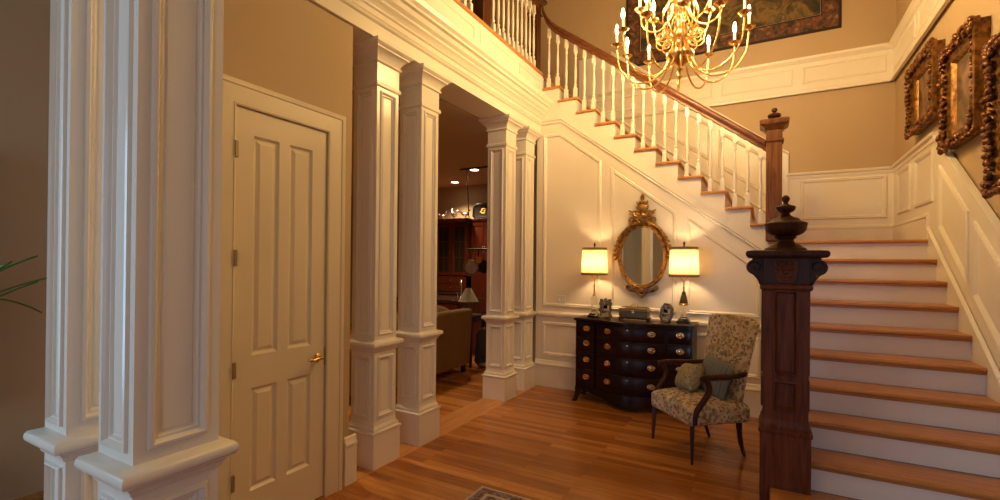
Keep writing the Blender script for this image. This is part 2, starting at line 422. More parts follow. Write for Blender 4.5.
# back wall below the second flight is closed off by the string wall; side of the lower flight
sp = [(3.66, 0), (YL, 0), (YL, 10*RISE-.035)]
for kk in range(9, 2, -1):
    y = YL-(10-kk)*T1+.03
    sp += [(y+T1, kk*RISE-.035), (y, kk*RISE-.035)]
sp += [(3.66, 3*RISE-.035)]
pp = []
for p in sp:
    if not pp or (abs(pp[-1][0]-p[0])+abs(pp[-1][1]-p[1])) > 1e-4: pp.append(p)
struct(MB().prism(pp, 'x', SX-.03, SX+.03).build('wall_stair', M['panelwall'], smooth=0), 'closed side of the lower stair flight', 'wall')

# ------------------------------------------------------------------ entablature and balcony fascia above the columns
ent = [(-2.84, 3.2), (-2.495, 3.2), (-2.495, 3.300), (-2.478, 3.310), (-2.470, 3.325), (-2.478, 3.332), (-2.470, 3.336), (-2.470, 3.375), (-2.456, 3.385), (-2.452, 3.395), (-2.460, 3.400), (-2.442, 3.42), (-2.428, 3.43), (-2.436, 3.435), (-2.428, 3.440), (-2.428, 3.455),
       (-2.40, 3.475), (-2.385, 3.505), (-2.36, 3.515), (-2.36, 3.535), (-2.335, 3.555), (-2.325, 3.585), (-2.325, 3.60), (-2.345, 3.605), (-2.345, 3.62), (-2.84, 3.62)]
struct(MB().prism(ent, 'y', 1.3, 5.53).build('trim_5', M['trim'], smooth=0), 'moulded cream entablature over the columns', 'entablature')
fz = MB().box(-2.86, -2.468, 2.95, 5.499, 3.62, ZB-.03)
for a, b in ((3.10, 3.86), (3.98, 4.72), (4.84, 5.40)):
    fz.mold([(a, 3.67), (b, 3.67), (b, 3.84), (a, 3.84)], (-2.468, 0, 0), (0, 1, 0), (0, 0, 1), (1, 0, 0), [(-.01, 0), (-.008, .006), (.006, .009), (.012, 0)])
struct(fz.build('trim_6', M['trim'], smooth=0), 'panelled fascia below the balcony railing', 'fascia')
struct(MB().prism([(-5, 2.95), (-2.44, 2.95), (-2.44, 5.44), (-2.50, 5.44), (-2.50, 5.56), (-5, 5.56)], 'z', ZB-.03, ZB).build('floor_balcony', M['tread_y'], bevel=.012), 'oak edge of the balcony floor', 'floor')
struct(MB().box(-5, -2.47, 5.56, YB, ZB-.03, ZB).build('floor_gallery', M['tread_y']), 'oak floor at the head of the stairs', 'floor')

# ------------------------------------------------------------------ columns
FACE = [(0, 0), (.036, 0), (.040, .009), (.050, .011), (.056, .004), (.060, -.004), (.067, -.004), (.071, -.012), (.078, -.014), (.084, -.010)]
def face_panels(mb, hx, hy, z0, z1):
    for (o, u, n, w_) in (((hx, -hy, 0), (0, 1, 0), (1, 0, 0), 2*hy), ((-hx, hy, 0), (0, -1, 0), (-1, 0, 0), 2*hy),
                          ((-hx, -hy, 0), (1, 0, 0), (0, -1, 0), 2*hx), ((hx, hy, 0), (-1, 0, 0), (0, 1, 0), 2*hx)):
        k_ = min(1, w_/.25)
        mb.mold([(0, z0), (w_, z0), (w_, z1), (0, z1)], o, u, (0, 0, 1), n, [(a*k_, b) for a, b in FACE], cap=True)
def ring(hx, hy, prof):                                  # rectangular moulding, prof = (out, z)
    mb = MB(); vs = []; fs = []
    for a, z in prof: vs += [(-hx-a, -hy-a, z), (hx+a, -hy-a, z), (hx+a, hy+a, z), (-hx-a, hy+a, z)]
    n = len(prof)
    for i in range(n-1):
        for k_ in range(4): fs.append((i*4+k_, i*4+(k_+1) % 4, (i+1)*4+(k_+1) % 4, (i+1)*4+k_))
    fs += [(3, 2, 1, 0), tuple(range((n-1)*4, n*4))]
    return mb.add(vs, fs)
def make_column(label, hx=.119, hy=.119):
    t = thing('box_column', label, 'column', group='paneled square columns')
    ring(hx, hy, [(.026, 0), (.026, .252), (.012, .256)]).build('plinth', M['col'], t, smooth=0)
    ring(hx, hy, [(.024, .252), (.032, .255), (.035, .262), (.034, .270), (.022, .274), (.016, .277), (.015, .296), (.010, .300), (.006, .310), (.001, .314), (.001, .335), (0, .337)]).build('base_moulding', M['col'], t, smooth=28)
    p = MB(); face_panels(p, hx, hy, .335, .87); p.build('pedestal', M['col'], t, smooth=0)
    ring(hx, hy, [(0, .868), (.008, .872), (.010, .882), (.016, .892), (.022, .897), (.022, .903), (.036, .906), (.042, .914), (.044, .924), (.042, .936), (.036, .945), (.006, .952), (0, .956)]).build('pedestal_cap', M['col'], t, smooth=50)
    p = MB(); face_panels(p, hx, hy, .955, 2.885); p.build('shaft', M['col'], t, smooth=0)
    ring(hx, hy, [(0, 2.875), (.012, 2.88), (.016, 2.895), (.012, 2.91), (.002, 2.915), (.002, 3.055), (.014, 3.060), (.018, 3.068), (.014, 3.078), (.008, 3.080), (.012, 3.098), (.026, 3.120), (.050, 3.142), (.060, 3.146), (.060, 3.156), (.076, 3.166), (.084, 3.176), (.084, 3.2)]).build('capital', M['col'], t, smooth=30)
    return t
cols = [(-2.66, 2.752, 'square cream column nearest the closet door, left of the first pair'),
        (-2.66, 3.280, 'square cream column right of the first pair, at the left edge of the kitchen opening'),
        (-2.66, 4.787, 'square cream column at the right edge of the kitchen opening'),
        (-2.66, 5.292, 'square cream column next to the panelled wall with the light switch')]
c0 = make_column(cols[0][2]); c0.location = (cols[0][0], cols[0][1], 0)
for x, y, lb in cols[1:]:
    c = copy_tree(c0); c.location = (x, y, 0); c['label'] = lb
cB = make_column('large white column in the left foreground, in front of the door', .108, .122); cB.location = (-1.684, .795, 0)
cA = make_column('white column at far left, beside the brown wall', .088, .122); cA.location = (-2.132, .80, 0)
# beam carried by the near pair
struct(MB().box(-2.45, -1.50, .63, .96, 3.2, 3.62).build('trim_7', M['trim']), 'white beam over the two near columns', 'beam')

# ------------------------------------------------------------------ closet door and casing
cs = MB(); casp = [(0, 0), (0, .024), (.03, .026), (.036, .018), (.12, .018), (.135, .014), (.15, .010), (.15, 0)]
y0, y1, zt = 1.534, 2.159, 2.401
P3 = [((XD, y0, 0), (0, -1, 0)), ((XD, y0, zt), (0, -1, 1)), ((XD, y1, zt), (0, 1, 1)), ((XD, y1, 0), (0, 1, 0))]
vs = []; fs = []; prof = [(0, -.1), (0, .014), (.010, .018), (.014, .014), (.105, .016), (.110, .022), (.130, .025), (.138, .020), (.138, 0)]
for o, d in P3:
    for a, h in prof: vs.append(Vector(o)+Vector(d)*a+Vector((h, 0, 0)))
n = len(prof)
for i in range(3):
    for q in range(n-1): fs.append((i*n+q, i*n+q+1, (i+1)*n+q+1, (i+1)*n+q))
fs += [tuple(range(n)), tuple(range(3*n, 4*n))]
struct(cs.add(vs, fs).build('trim_8', M['door'], smooth=25), 'cream casing around the closet door', 'door casing')
dr = bpy.data.objects.new('door_1', None); C.objects.link(dr); dr.location = (XD-.001, 0, 0)
struct(dr, 'cream four panel closet door with brass lever', 'door')
d = MB(); ya, yb = 1.538, 2.155
ys = [ya, 1.645, 1.808, 1.878, 2.045, yb]; zsx = [.012, .25, .832, 1.015, 2.258, 2.397]
for i in range(5):
    for j in range(5):
        hole = i in (1, 3) and j in (1, 3)
        r = [(ys[i], zsx[j]), (ys[i+1], zsx[j]), (ys[i+1], zsx[j+1]), (ys[i], zsx[j+1])]
        if hole: d.mold(r, (0, 0, 0), (0, 1, 0), (0, 0, 1), (1, 0, 0), [(0, 0), (.004, -.004), (.012, -.012), (.016, -.014), (.022, -.014), (.042, -.004), (.046, -.004)], cap=True)
        else: d.add([(0, a, b) for a, b in r], [(0, 1, 2, 3)])
d.box(-.04, -.016, ya, yb, .012, 2.397)
d.add([(0, ya, .012), (0, ya, 2.397), (-.03, ya, 2.397), (-.03, ya, .012)], [(0, 1, 2, 3)])
d.add([(0, yb, .012), (0, yb, 2.397), (-.03, yb, 2.397), (-.03, yb, .012)], [(0, 1, 2, 3)])
d.add([(0, ya, 2.397), (0, yb, 2.397), (-.03, yb, 2.397), (-.03, ya, 2.397)], [(0, 1, 2, 3)])
d.build('door_panel', M['door'], dr, smooth=0)
for z in (2.158, 1.564, .952, .339):
    MB().box(-.004, .026, ya-.014, ya+.006, z-.045, z+.045).build('hinge', M['hinge'], dr, bevel=.003)
hb = MB(); hb.T = Matrix.Translation((.0, 2.095, .927)) @ Matrix.Rotation(PI/2, 4, 'Y')
hb.lathe([(.0, 0), (.028, 0), (.028, .006), (.02, .012), (.011, .014), (.011, .045), (0, .05)], n=16); hb.T = None
hb.tube(catmull([(.045, 2.10, .927), (.052, 2.07, .93), (.052, 2.03, .925), (.048, 1.995, .93)], 4), [.010]+[.009]*10+[.011, .010], 8)
hb.build('door_handle', M['brass'], dr)
MB().box(-.001, .003, yb-.006, yb+.002, .87, .985).build('strike_plate', M['brass'], dr)
bb = MB().strip(BASEP, [((XD, y, 0), (1, 0, 0), (0, 0, 1)) for y in (2.325, 2.43)])
bb.box(XD-.14, XD+.002, 2.36, 2.43, 0, .26)
struct(bb.build('baseboard_door', M['trim']), 'short baseboard between the door casing and the first column', 'baseboard')

# ------------------------------------------------------------------ staircase
stair = thing('staircase', 'oak and white staircase turning left at a landing', 'stairs')
for kk in range(1, 10):
    yn = YL-(10-kk)*T1-(.20 if kk == 1 else 0); z = kk*RISE
    xl = SX if kk == 1 else SX+.0
    yback = YL-(9-kk)*T1+.03
    MB().box(xl, XR-.012, yn, yback, z-.03, z).build('tread', M['tread'], stair, bevel=.011)
    MB().box(xl+.02, XR-.012, yn+.03, yn+.05, z-RISE, z-.03).build('riser', M['riser'], stair, smooth=0)
    cv = MB().box(xl+.02, XR-.012, yn+.016, yn+.03, z-.046, z-.03)
    cv.build('cove_strip', M['tread'], stair)
MB().box(SX, XR, YL, YB, 10*RISE-.03, 10*RISE).build('landing', M['tread'], stair, bevel=.011)
MB().box(SX, XR-.012, YL+.03, YL+.05, 9*RISE, 10*RISE-.03).build('riser', M['riser'], stair, smooth=0)
for kk in range(1, 12):
    xn = XF-kk*T2; z = (10+kk)*RISE+ZO; xb = xn-T2-.03
    m = MB()
    if kk == 1: m.prism([(xn, 5.545), (xn, YB), (xb, YB), (xb, YW-.032), (.0, YW-.032), (.0, 5.545)], 'z', z-.03, z)
    else: m.box(xb, xn, YW-.032, YB, z-.03, z)
    m.build('tread', M['tread_y'], stair, bevel=.011)
    MB().box(xn-.048, xn-.028, YW+.061 if kk > 1 else 5.56, YB, z-RISE-(ZO if kk == 1 else 0), z-.03).build('riser', M['riser'], stair, smooth=0)
xn = XF-12*T2
MB().box(xn-.05, xn-.03, YW+.061, YB, 21*RISE+ZO, ZB-.03).build('riser', M['riser'], stair, smooth=0)
# skirt boards along the walls
st = [(SX+1.19, 0)]
sk = MB().prism([(YL-9*T1-.08, 0), (YL-9*T1+.2, 0), (YL+.0, 10*RISE-.2), (YL+.1, 10*RISE-.2), (YL+.1, 10*RISE+.10), (YL+.0, n1(YL)+.1), (YL-9*T1-.08, n1(YL-9*T1-.08)+.1)], 'x', XR-.022, XR-.001)
sk.build('stringer', M['trim'], stair, smooth=0)

# ------------------------------------------------------------------ wainscot on right and back walls
wr = MB()
NR = (-1, 0, 0)
# sheets of white panelling, thin but real boards
capd = .90
ycor = 5.28
pl = [(2.75, 0), (5.3, 0), (5.3, 1.6), (YB, 1.6), (YB, 2.655), (ycor, 2.655), (2.75, n1(2.75)+1.0)]
wr.prism([(2.75, n1(2.75)+.0), (ycor, n1(ycor)-.05), (YL, 10*RISE-.05), (YB, 10*RISE-.05), (YB, 2.655), (ycor, n1(ycor)+1.015), (2.75, n1(2.75)+1.015)], 'x', XR-.014, XR-.001)
struct(wr.build('wainscot_right', M['trim'], smooth=0), 'white wainscot beside the lower stair flight', 'wainscot')
wt = MB()
CAP = [(0, -.045), (.012, -.045), (.018, -.03), (.018, -.012), (.040, -.004), (.044, .006), (.044, .018), (.03, .026), (0, .026)]
wt.strip(CAP, [((XR-.012, y, z), (-1, 0, 0), (0, 0, 1)) for y, z in ((2.75, n1(2.75)+1.015), (ycor, n1(ycor)+1.015), (YB, 2.655))])
def rpanel(p): wt.mold([(-a, b) for a, b in p], (XR-.014, 0, 0), (0, -1, 0), (0, 0, 1), NR, MOLD)
def slanted(a, b, lo, hi): rpanel([(b, n1(b)+lo), (a, n1(a)+lo), (a, n1(a)+hi), (b, n1(b)+hi)])
slanted(4.555, 5.18, .29, .80); slanted(3.83, 4.43, .29, .80); slanted(3.05, 3.70, .29, .80)
rpanel([(6.58, 2.12), (6.09, 2.12), (6.09, 2.575), (6.58, 2.575)]); rpanel([(5.91, 2.12), (5.36, 2.12), (5.36, 2.575), (5.91, 2.575)])
wt.strip([(0, -.03), (.010, -.03), (.022, -.015), (.022, .0), (.010, .014), (0, .018)], [((XR-.02, y, n1(y)+.115), (-1, 0, 0), (0, 0, 1)) for y in (2.75, 5.45)])
wt.strip([(0, 0), (.016, 0), (.016, .19), (.024, .20), (.02, .22), (.008, .232), (0, .24)], [((XR-.014, y, 10*RISE), (-1, 0, 0), (0, 0, 1)) for y in (5.5, YB)])
struct(wt.build('trim_9', M['trim'], smooth=30), 'cap and panel mouldings of the right stair wainscot', 'moulding')
wb = MB()
zc = n2(.25)+1.02
wb.prism([(XR, 10*RISE), (XR, 2.655), (.26, 2.655), (.26, zc), (-1.95, 4.62), (-2.45, 4.62), (-2.45, ZB), (XF-.3, 10*RISE)], 'y', YB-.014, YB-.001)
struct(wb.build('wainscot_back', M['trim'], smooth=0), 'white wainscot behind the landing and upper flight', 'wainscot')
wt = MB()
wt.strip(CAP, [((x, YB-.012, 2.655), (0, -1, 0), (0, 0, 1)) for x in (.24, XR)])
wt.strip(CAP, [((x, YB-.012, z), (0, -1, 0), (0, 0, 1)) for x, z in ((-1.95, 4.62), (.262, zc))])
def bpanel(p): wt.mold(p, (0, YB-.014, 0), ux, uz, un, MOLD)
bpanel([(.39, 2.11), (1.21, 2.11), (1.21, 2.585), (.39, 2.585)])
def bsl(a, b, lo, hi): bpanel([(a, n2(a)+lo), (b, n2(b)+lo), (b, n2(b)+hi), (a, n2(a)+hi)])
for a, b in ((-.52, .13), (-1.25, -.62), (-2.0, -1.35)): bsl(a, b, .36, .84)
wt.strip([(0, -.03), (.010, -.03), (.022, -.015), (.022, .0), (.010, .014), (0, .018)], [((x, YB-.014, n2(x)+.16), (0, -1, 0), (0, 0, 1)) for x in (-2.3, .2)])
wt.strip([(0, 0), (.016, 0), (.016, .19), (.024, .20), (.02, .22), (.008, .232), (0, .24)], [((x, YB-.014, 10*RISE), (0, -1, 0), (0, 0, 1)) for x in (.25, XR)])
wt.strip([(0, 0), (.02, 0), (.02, .07), (0, .07)], [((.262-.07, YB-.014, z), (0, -1, 0), (1, 0, 0)) for z in (10*RISE, zc+.02)])
struct(wt.build('trim_10', M['trim'], smooth=30), 'cap and panel mouldings of the landing wainscot', 'moulding')
# second-floor band
bz0, bz1 = 3.655, 4.045
bd = MB()
bd.box(-2.44, XR, YB-.03, YB-.001, bz0+.03, bz1-.02); bd.box(XR-.03, XR-.001, 2.96, YB, bz0+.03, bz1-.02)
struct(bd.build('trim_11', M['trim'], smooth=0), 'white panelled band around the stair hall at the upper floor level', 'band')
bt = MB()
BC = [(0, -.04), (.014, -.035), (.03, -.015), (.045, -.008), (.05, .005), (.05, .022), (0, .022)]
BL = [(0, -.02), (.03, -.02), (.034, -.005), (.03, .012), (.016, .02), (.012, .035), (0, .04)]
for P_, z in ((BC, bz1), (BL, bz0)):
    bt.strip(P_, [((x, YB-.028, z), (0, -1, 0), (0, 0, 1)) for x in (-2.44, XR-.03)])
    bt.strip(P_, [((XR-.028, y, z), (-1, 0, 0), (0, 0, 1)) for y in (2.96, YB-.03)])
LM = [(-.008, 0), (-.006, .008), (.004, .012), (.012, .006), (.02, 0)]
for i in range(4):
    b = 1.195-i*.90; a = b-.79
    bt.mold([(a, 3.76), (b, 3.76), (b, 3.955), (a, 3.955)], (0, YB-.03, 0), ux, uz, un, LM)
for i in range(4):
    b = 6.68-i*.92; a = b-.80
    bt.mold([(-b, 3.76), (-a, 3.76), (-a, 3.955), (-b, 3.955)], (XR-.03, 0, 0), (0, -1, 0), uz, NR, LM)
struct(bt.build('trim_12', M['trim'], smooth=30), 'mouldings of the white band at the upper floor level', 'moulding')

# ------------------------------------------------------------------ newels
def urn_profile(s): return s
nw = thing('newel_post', 'massive carved dark newel post with urn at the stair foot', 'newel post', (.121, 3.50, 0))
nw.scale = (1.035, 1.035, 1)
MB().box(-.131, .131, -.125, .125, 0, .515).build('plinth', M['newel'], nw, bevel=.004)
ring(.118, .112, [(.013, .51), (.020, .522), (.020, .540), (.010, .548), (.012, .565), (.004, .58), (0, .60)]).build('base_moulding', M['newel'], nw, smooth=50)
sh = MB()
for (o, u, nn, w_) in (((-.117, -.111, 0), (1, 0, 0), (0, -1, 0), .234), ((.117, -.111, 0), (0, 1, 0), (1, 0, 0), .222), ((.117, .111, 0), (-1, 0, 0), (0, 1, 0), .234), ((-.117, .111, 0), (0, -1, 0), (-1, 0, 0), .222)):
    for z0_, z1_, a, b in ((.585, .66, 0, 0), (.845, .875, 0, 0), (1.40, 1.44, 0, 0)):
        sh.mold([(0, z0_), (w_, z0_), (w_, z1_), (0, z1_)], o, u, uz, nn, [(0, 0)], cap=True)
    for z0_, z1_ in ((.66, .845), (.875, 1.40)):
        for p_, q_ in ((0, .052), (w_-.052, w_)): sh.mold([(p_, z0_), (q_, z0_), (q_, z1_), (p_, z1_)], o, u, uz, nn, [(0, 0)], cap=True)
        sh.mold([(.052, z0_), (w_-.052, z0_), (w_-.052, z1_), (.052, z1_)], o, u, uz, nn, [(0, 0), (0, .008), (.012, .010), (.016, 0), (.02, -.008), (.026, -.006)], cap=True)
sh.build('shaft', M['newel'], nw, smooth=0)
ring(.117, .111, [(0, 1.395), (.012, 1.40), (.018, 1.41), (.018, 1.425), (.008, 1.435), (.0, 1.44)]).build('neck_moulding', M['newel'], nw, smooth=50)
hd = MB().box(-.117, .117, -.111, .111, 1.435, 1.60)
hd.build('head_block', M['mahogany'], nw)
cv = MB()
cv.prism([(-.058, 1.59), (-.060, 1.54), (-.050, 1.475), (-.038, 1.448), (.038, 1.448), (.050, 1.475), (.060, 1.54), (.058, 1.59)], 'y', -.122, -.108)
for k_ in range(7):
    a = -PI*.42+PI*.84*k_/6
    cv.ell((.030*math.sin(a), -.122, 1.525+.026*math.cos(a)), (.010, .010, .034), 8, 6, Matrix.Rotation(a, 3, 'Y'))
cv.ell((0, -.122, 1.512), (.018, .014, .016), 10, 6); cv.ell((0, -.122, 1.468), (.030, .008, .012), 10, 6)
for s_ in (-1, 1):
    cv.ell((s_*.045, -.120, 1.575), (.014, .009, .012), 8, 6); cv.tube(catmull([(s_*.012, -.122, 1.485), (s_*.034, -.122, 1.492), (s_*.044, -.122, 1.515), (s_*.034, -.122, 1.522)], 4), .005, 6)
cv.build('carved_shell', M['newel'], nw)
for s_ in (-1, 1):
    sb = MB()
    out = []
    ctr = (.160, 1.540)
    pts = [(.117, 1.597), (.175, 1.597)]
    for k_ in range(9):
        a = math.radians(68-k_*21); pts.append((ctr[0]+.050*math.cos(a), ctr[1]+.050*math.sin(a)))
    pts += [(.160, 1.478), (.148, 1.462), (.140, 1.448), (.138, 1.436), (.117, 1.434)]
    sb.prism([(s_*a, b) for a, b in pts], 'y', -.085, .085)
    for yy in (-.086, .086):
        sp_ = [(s_*(ctr[0]+(.041-.0028*i)*math.cos(i*.55)), yy, ctr[1]+(.041-.0028*i)*math.sin(i*.55)) for i in range(13)]
        sb.tube(sp_, .006, 6)
        sb.tube([(s_*.186, yy, 1.508), (s_*.165, yy, 1.49), (s_*.146, yy, 1.465), (s_*.134, yy, 1.44)], .006, 6)
    sb.ell((s_*.125, -.07, 1.44), (.018, .02, .012), 8, 6)
    sb.build('scroll_bracket', M['mahogany'], nw, bevel=.003)
ring(.188, .150, [(-.02, 1.595), (.012, 1.60), (.022, 1.612), (.023, 1.628), (.016, 1.640), (-.02, 1.646)]).build('cap_slab', M['mahogany'], nw, smooth=50)
ur = MB().lathe([(.02, 1.640), (.110, 1.640), (.114, 1.650), (.110, 1.660), (.096, 1.666), (.086, 1.674), (.080, 1.680), (.058, 1.690), (.047, 1.702), (.044, 1.714), (.050, 1.722), (.058, 1.726), (.060, 1.732), (.054, 1.736), (.070, 1.742), (.092, 1.754), (.106, 1.770), (.112, 1.788), (.114, 1.806), (.117, 1.812), (.114, 1.820),
    (.106, 1.824), (.088, 1.830), (.078, 1.836), (.074, 1.844), (.066, 1.850), (.044, 1.858), (.028, 1.868), (.022, 1.878), (.026, 1.886), (.040, 1.892), (.050, 1.902), (.054, 1.914), (.054, 1.924), (.048, 1.928), (.030, 1.934), (.016, 1.942), (.012, 1.950), (.016, 1.956), (.021, 1.966), (.022, 1.976), (.018, 1.988), (.009, 1.997), (0, 1.999)], n=28)
ur.build('urn_finial', M['mahogany'], nw, smooth=40)

def small_newel(label, loc, z0, z1, w=.07, fin=True, mm='post'):
    t = thing('newel_post', label, 'newel post', loc)
    ring(w, w, [(0, z0), (0, z1)]).build('shaft', M[mm], t, bevel=.006)
    ring(w, w, [(0, z1-.13), (.012, z1-.125), (.016, z1-.112), (.006, z1-.1), (0, z1-.098)]).build('collar', M[mm], t, smooth=50)
    ring(w, w, [(0, z1-.005), (.012, z1), (.020, z1+.018), (.036, z1+.03), (.054, z1+.045), (.058, z1+.06), (.058, z1+.082), (.03, z1+.10), (.0, z1+.105)]).build('cap', M[mm], t, smooth=35)
    if fin:
        MB().lathe([(.03, z1+.095), (.034, z1+.105), (.022, z1+.113), (.05, z1+.128), (.062, z1+.145), (.058, z1+.158), (.038, z1+.170), (.014, z1+.178), (.012, z1+.184), (.024, z1+.192), (.027, z1+.206), (.022, z1+.220), (0, z1+.228)], n=20).build('finial', M['mahogany'], t, smooth=40)
    return t
small_newel('slim reddish brown newel post on the landing with ball finial', (.086, 5.462, 0), 10*RISE, 2.905)
tn = small_newel('dark square newel post where the balcony railing meets the stair rail', (-2.565, 5.44, 0), ZB, 4.83, .062, True, 'post_dark')
small_newel('dark square post standing midway along the balcony railing', (-2.52, 4.07, 0), ZB, 4.83, .075, True, 'post_dark')

# ------------------------------------------------------------------ balustrades
def baluster_mb(h, n=10):
    m = MB(); b = .021
    m.frustum((b, b), (b, b), 0, 0, 0, .13); 
    m.lathe([(.021, .13), (.016, .14), (.012, .15), (.019, .162), (.019, .172), (.011, .182), (.013, .22), (.0165, .30), (.016, .36), (.0115, h-.24), (.010, h-.19), (.016, h-.18), (.016, h-.17), (.010, h-.155), (.014, h-.14), (.019, h-.12), (.021, h-.11)], n=n)
    m.frustum((.021, .021), (.016, .016), 0, 0, h-.11, h)
    return m
rz = lambda x: 2.785-x*.747                              # centre line of the stair rail
sb = thing('stair_balustrade', 'sloping white balusters under a red brown handrail on the upper flight', 'balustrade')
YR = 5.533
RP = [(-.030, -.045), (.030, -.045), (.030, -.03), (.022, -.015), (.034, .005), (.036, .025), (.028, .042), (.012, .050), (-.012, .050), (-.028, .042), (-.036, .025), (-.034, .005), (-.022, -.015), (-.030, -.03)]
path = []
X0, X1 = .03, -2.27
hp = [(X0, rz(X0)), (X1, rz(X1)), (-2.36, rz(-2.36)+.012), (-2.43, rz(-2.43)+.05), (-2.47, rz(-2.47)+.11), (-2.50, rz(-2.50)+.18)]
for i, (x, z) in enumerate(hp): path.append(((x, YR, z), (0, 1, 0), (0, 0, 1.2 if i < 4 else 1)))
MB().strip(RP, path).build('handrail', M['rail'], sb, smooth=40)
protos = {}
for kk in range(1, 12):
    xn = XF-kk*T2; z = (10+kk)*RISE+ZO
    for off in (.055, .175):
        x = xn-off
        if kk == 1 and off < .1 or x > .0: continue
        h = round(rz(x)-.042-z, 3)
        baluster_mb(h).build('baluster', M['trim'], sb, loc=(x, YR, z), smooth=40)
bb = thing('balcony_balustrade', 'level white balusters under a dark rail along the balcony at top left', 'balustrade')
MB().strip(RP, [((-2.52, y, ZB+.86), (1, 0, 0), (0, 0, 1)) for y in (3.0, 5.41)]).build('handrail', M['rail'], bb, smooth=40)
bal = None
y = 3.08
ylist = [3.08+.112*i for i in range(22) if abs(3.08+.112*i-4.07) > .095 and 3.08+.112*i < 5.40]
for y in ylist:
    if bal is None: bal = baluster_mb(.82).build('baluster', M['trim'], bb, loc=(-2.52, y, ZB), smooth=40)
    else:
        c = bal.copy(); C.objects.link(c); c.location = (-2.52, y, ZB)

# ------------------------------------------------------------------ chandelier
CX, CY, CZ = -.625, 4.2, 3.11
ch = thing('chandelier', 'large brass candle chandelier hanging in the stair hall', 'chandelier', (CX, CY, CZ))
MB().lathe([(0, .0), (.014, .01), (.02, .028), (.012, .045), (.008, .06), (.02, .075), (.028, .09), (.02, .11), (.06, .135), (.10, .165), (.115, .20), (.10, .235), (.05, .26), (.03, .29), (.026, .34), (.045, .37), (.055, .40), (.045, .43), (.028, .46), (.026, .54), (.06, .58), (.085, .62), (.075, .66), (.04, .70), (.024, .76), (.022, .98), (.04, 1.02), (.03, 1.06), (.012, 1.10), (.012, 1.16)], n=20).build('stem', M['chbrass'], ch, smooth=40)
cz_top = 6.6-CZ
lk = MB()
zz = 1.15; i = 0
while zz < cz_top-.08:
    pts = [(.014*math.cos(a)*(1 if i % 2 else 0), .014*math.cos(a)*(0 if i % 2 else 1), zz+.025+.028*math.sin(a)) for a in [2*PI*q/10 for q in range(11)]]
    lk.tube(pts, .004, 5); zz += .047; i += 1
lk.build('chain', M['chbrass'], ch)
MB().lathe([(.02, cz_top-.08), (.03, cz_top-.06), (.07, cz_top-.02), (.075, cz_top-.001)], n=20).build('canopy', M['chbrass'], ch, smooth=40)
def arm_parts(pts, r, cup_at):
    a = MB().tube(catmull(pts, 7), .0075, 8); x, z = cup_at
    a.ell((pts[0][0]+.01, 0, pts[0][2]), (.02, .016, .016), 8, 6)
    a.lathe([(.0, -.03), (.008, -.024), (.012, -.015), (.007, -.006), (.01, .0)], cx=x, cz=z, n=10)
    cup = MB().lathe([(.006, -.002), (.012, .0), (.034, .010), (.047, .022), (.049, .026), (.035, .020), (.014, .012), (.013, .026), (.016, .034), (.012, .036)], cx=x, cz=z, n=14)
    can = MB().lathe([(.0105, .030), (.0105, .115), (.006, .117)], cx=x, cz=z, n=10)
    bul = MB().lathe([(.006, .117), (.010, .128), (.0135, .146), (.012, .162), (.007, .180), (.002, .196), (0, .198)], cx=x, cz=z, n=10)
    return a, cup, can, bul
R1 = .52; R2 = .33
low = arm_parts([(.05, 0, .36), (.085, 0, .20), (.15, 0, .07), (.26, 0, .005), (.39, 0, .035), (.49, 0, .15), (R1, 0, .33)], .0075, (R1, .345))
up = arm_parts([(.05, 0, .68), (.08, 0, .55), (.14, 0, .46), (.22, 0, .44), (.30, 0, .50), (R2, 0, .62)], .0075, (R2, .635))
def add_arm(parts, a):
    if isinstance(parts[0], MB):
        o = parts[0].build('arm', M['chbrass'], ch, smooth=50)
        s = [parts[1].build('candle_cup', M['chbrass'], o, smooth=50), parts[2].build('candle', M['candle'], o, smooth=50), parts[3].build('bulb', M['bulb'], o)]
    else:
        o = copy_tree(parts[0], ch)
    o.rotation_euler = (0, 0, a); return o
first = None
for k_ in range(12):
    a = 2*PI*(k_+.35)/12
    if first is None: first = add_arm(low, a)
    else: add_arm((first,), a)
first = None
for k_ in range(8):
    a = 2*PI*(k_+.15)/8
    if first is None: first = add_arm(up, a)
    else: add_arm((first,), a)
for k_ in range(12):                                      # curled wire ornaments round the stem
    a = 2*PI*(k_+.85)/12
    s_ = MB(); pts = []
    for i in range(26):
        t = i/25; rr = .065*(1-t*.75); th = t*2.6*2*PI*.8
        pts.append((.145+rr*math.cos(th+PI), 0, .34+rr*math.sin(th+PI)+.03*t))
    s_.tube(pts, .0045, 6)
    pts = [(.09+.055*math.sin(t*PI), 0, .38+.30*t) for t in [i/8 for i in range(9)]]
    s_.tube(pts, .0045, 6)
    o = s_.build('scroll', M['chbrass'], ch, smooth=50); o.rotation_euler = (0, 0, a)

# ------------------------------------------------------------------ serpentine chest
CW = .62; cxm = -1.24
chest = thing('chest_of_drawers', 'dark serpentine mahogany chest of drawers under the mirror', 'chest of drawers', (cxm, 5.465, 0))
def yf(x):                                                # front line (negative y = towards the room)
    s = abs(x)/CW
    if s < .62: return -.385-.11*math.cos(s/.62*PI/2)**1.3
    t = (s-.62)/.38
    return -.385+.05*math.sin(min(t, 1)*PI*.62)-.02*t
NX = 40
front = [(-CW+2*CW*i/NX, yf(-CW+2*CW*i/NX)) for i in range(NX+1)]
MB().prism([(x, y+.012) for x, y in front]+[(CW, 0), (-CW, 0)], 'z', .13, .912).build('case', M['chest'], chest, smooth=30)
tp = [(x*1.025, y-.024) for x, y in front]
MB().prism(tp+[(CW*1.025, .0), (-CW*1.025, .0)], 'z', .912, .938).build('top', M['chest'], chest, smooth=30, bevel=.005)
ap = MB(); vs = []; fs = []
for x, y in front:
    zlo = .085-.04*math.cos(x/CW*PI*1.0) - (.055 if abs(x) > CW*.9 else 0)
    vs += [(x, y-.002, .165), (x, y-.006, .14), (x, y-.002, zlo), (x, y+.03, zlo), (x, y+.03, .165)]
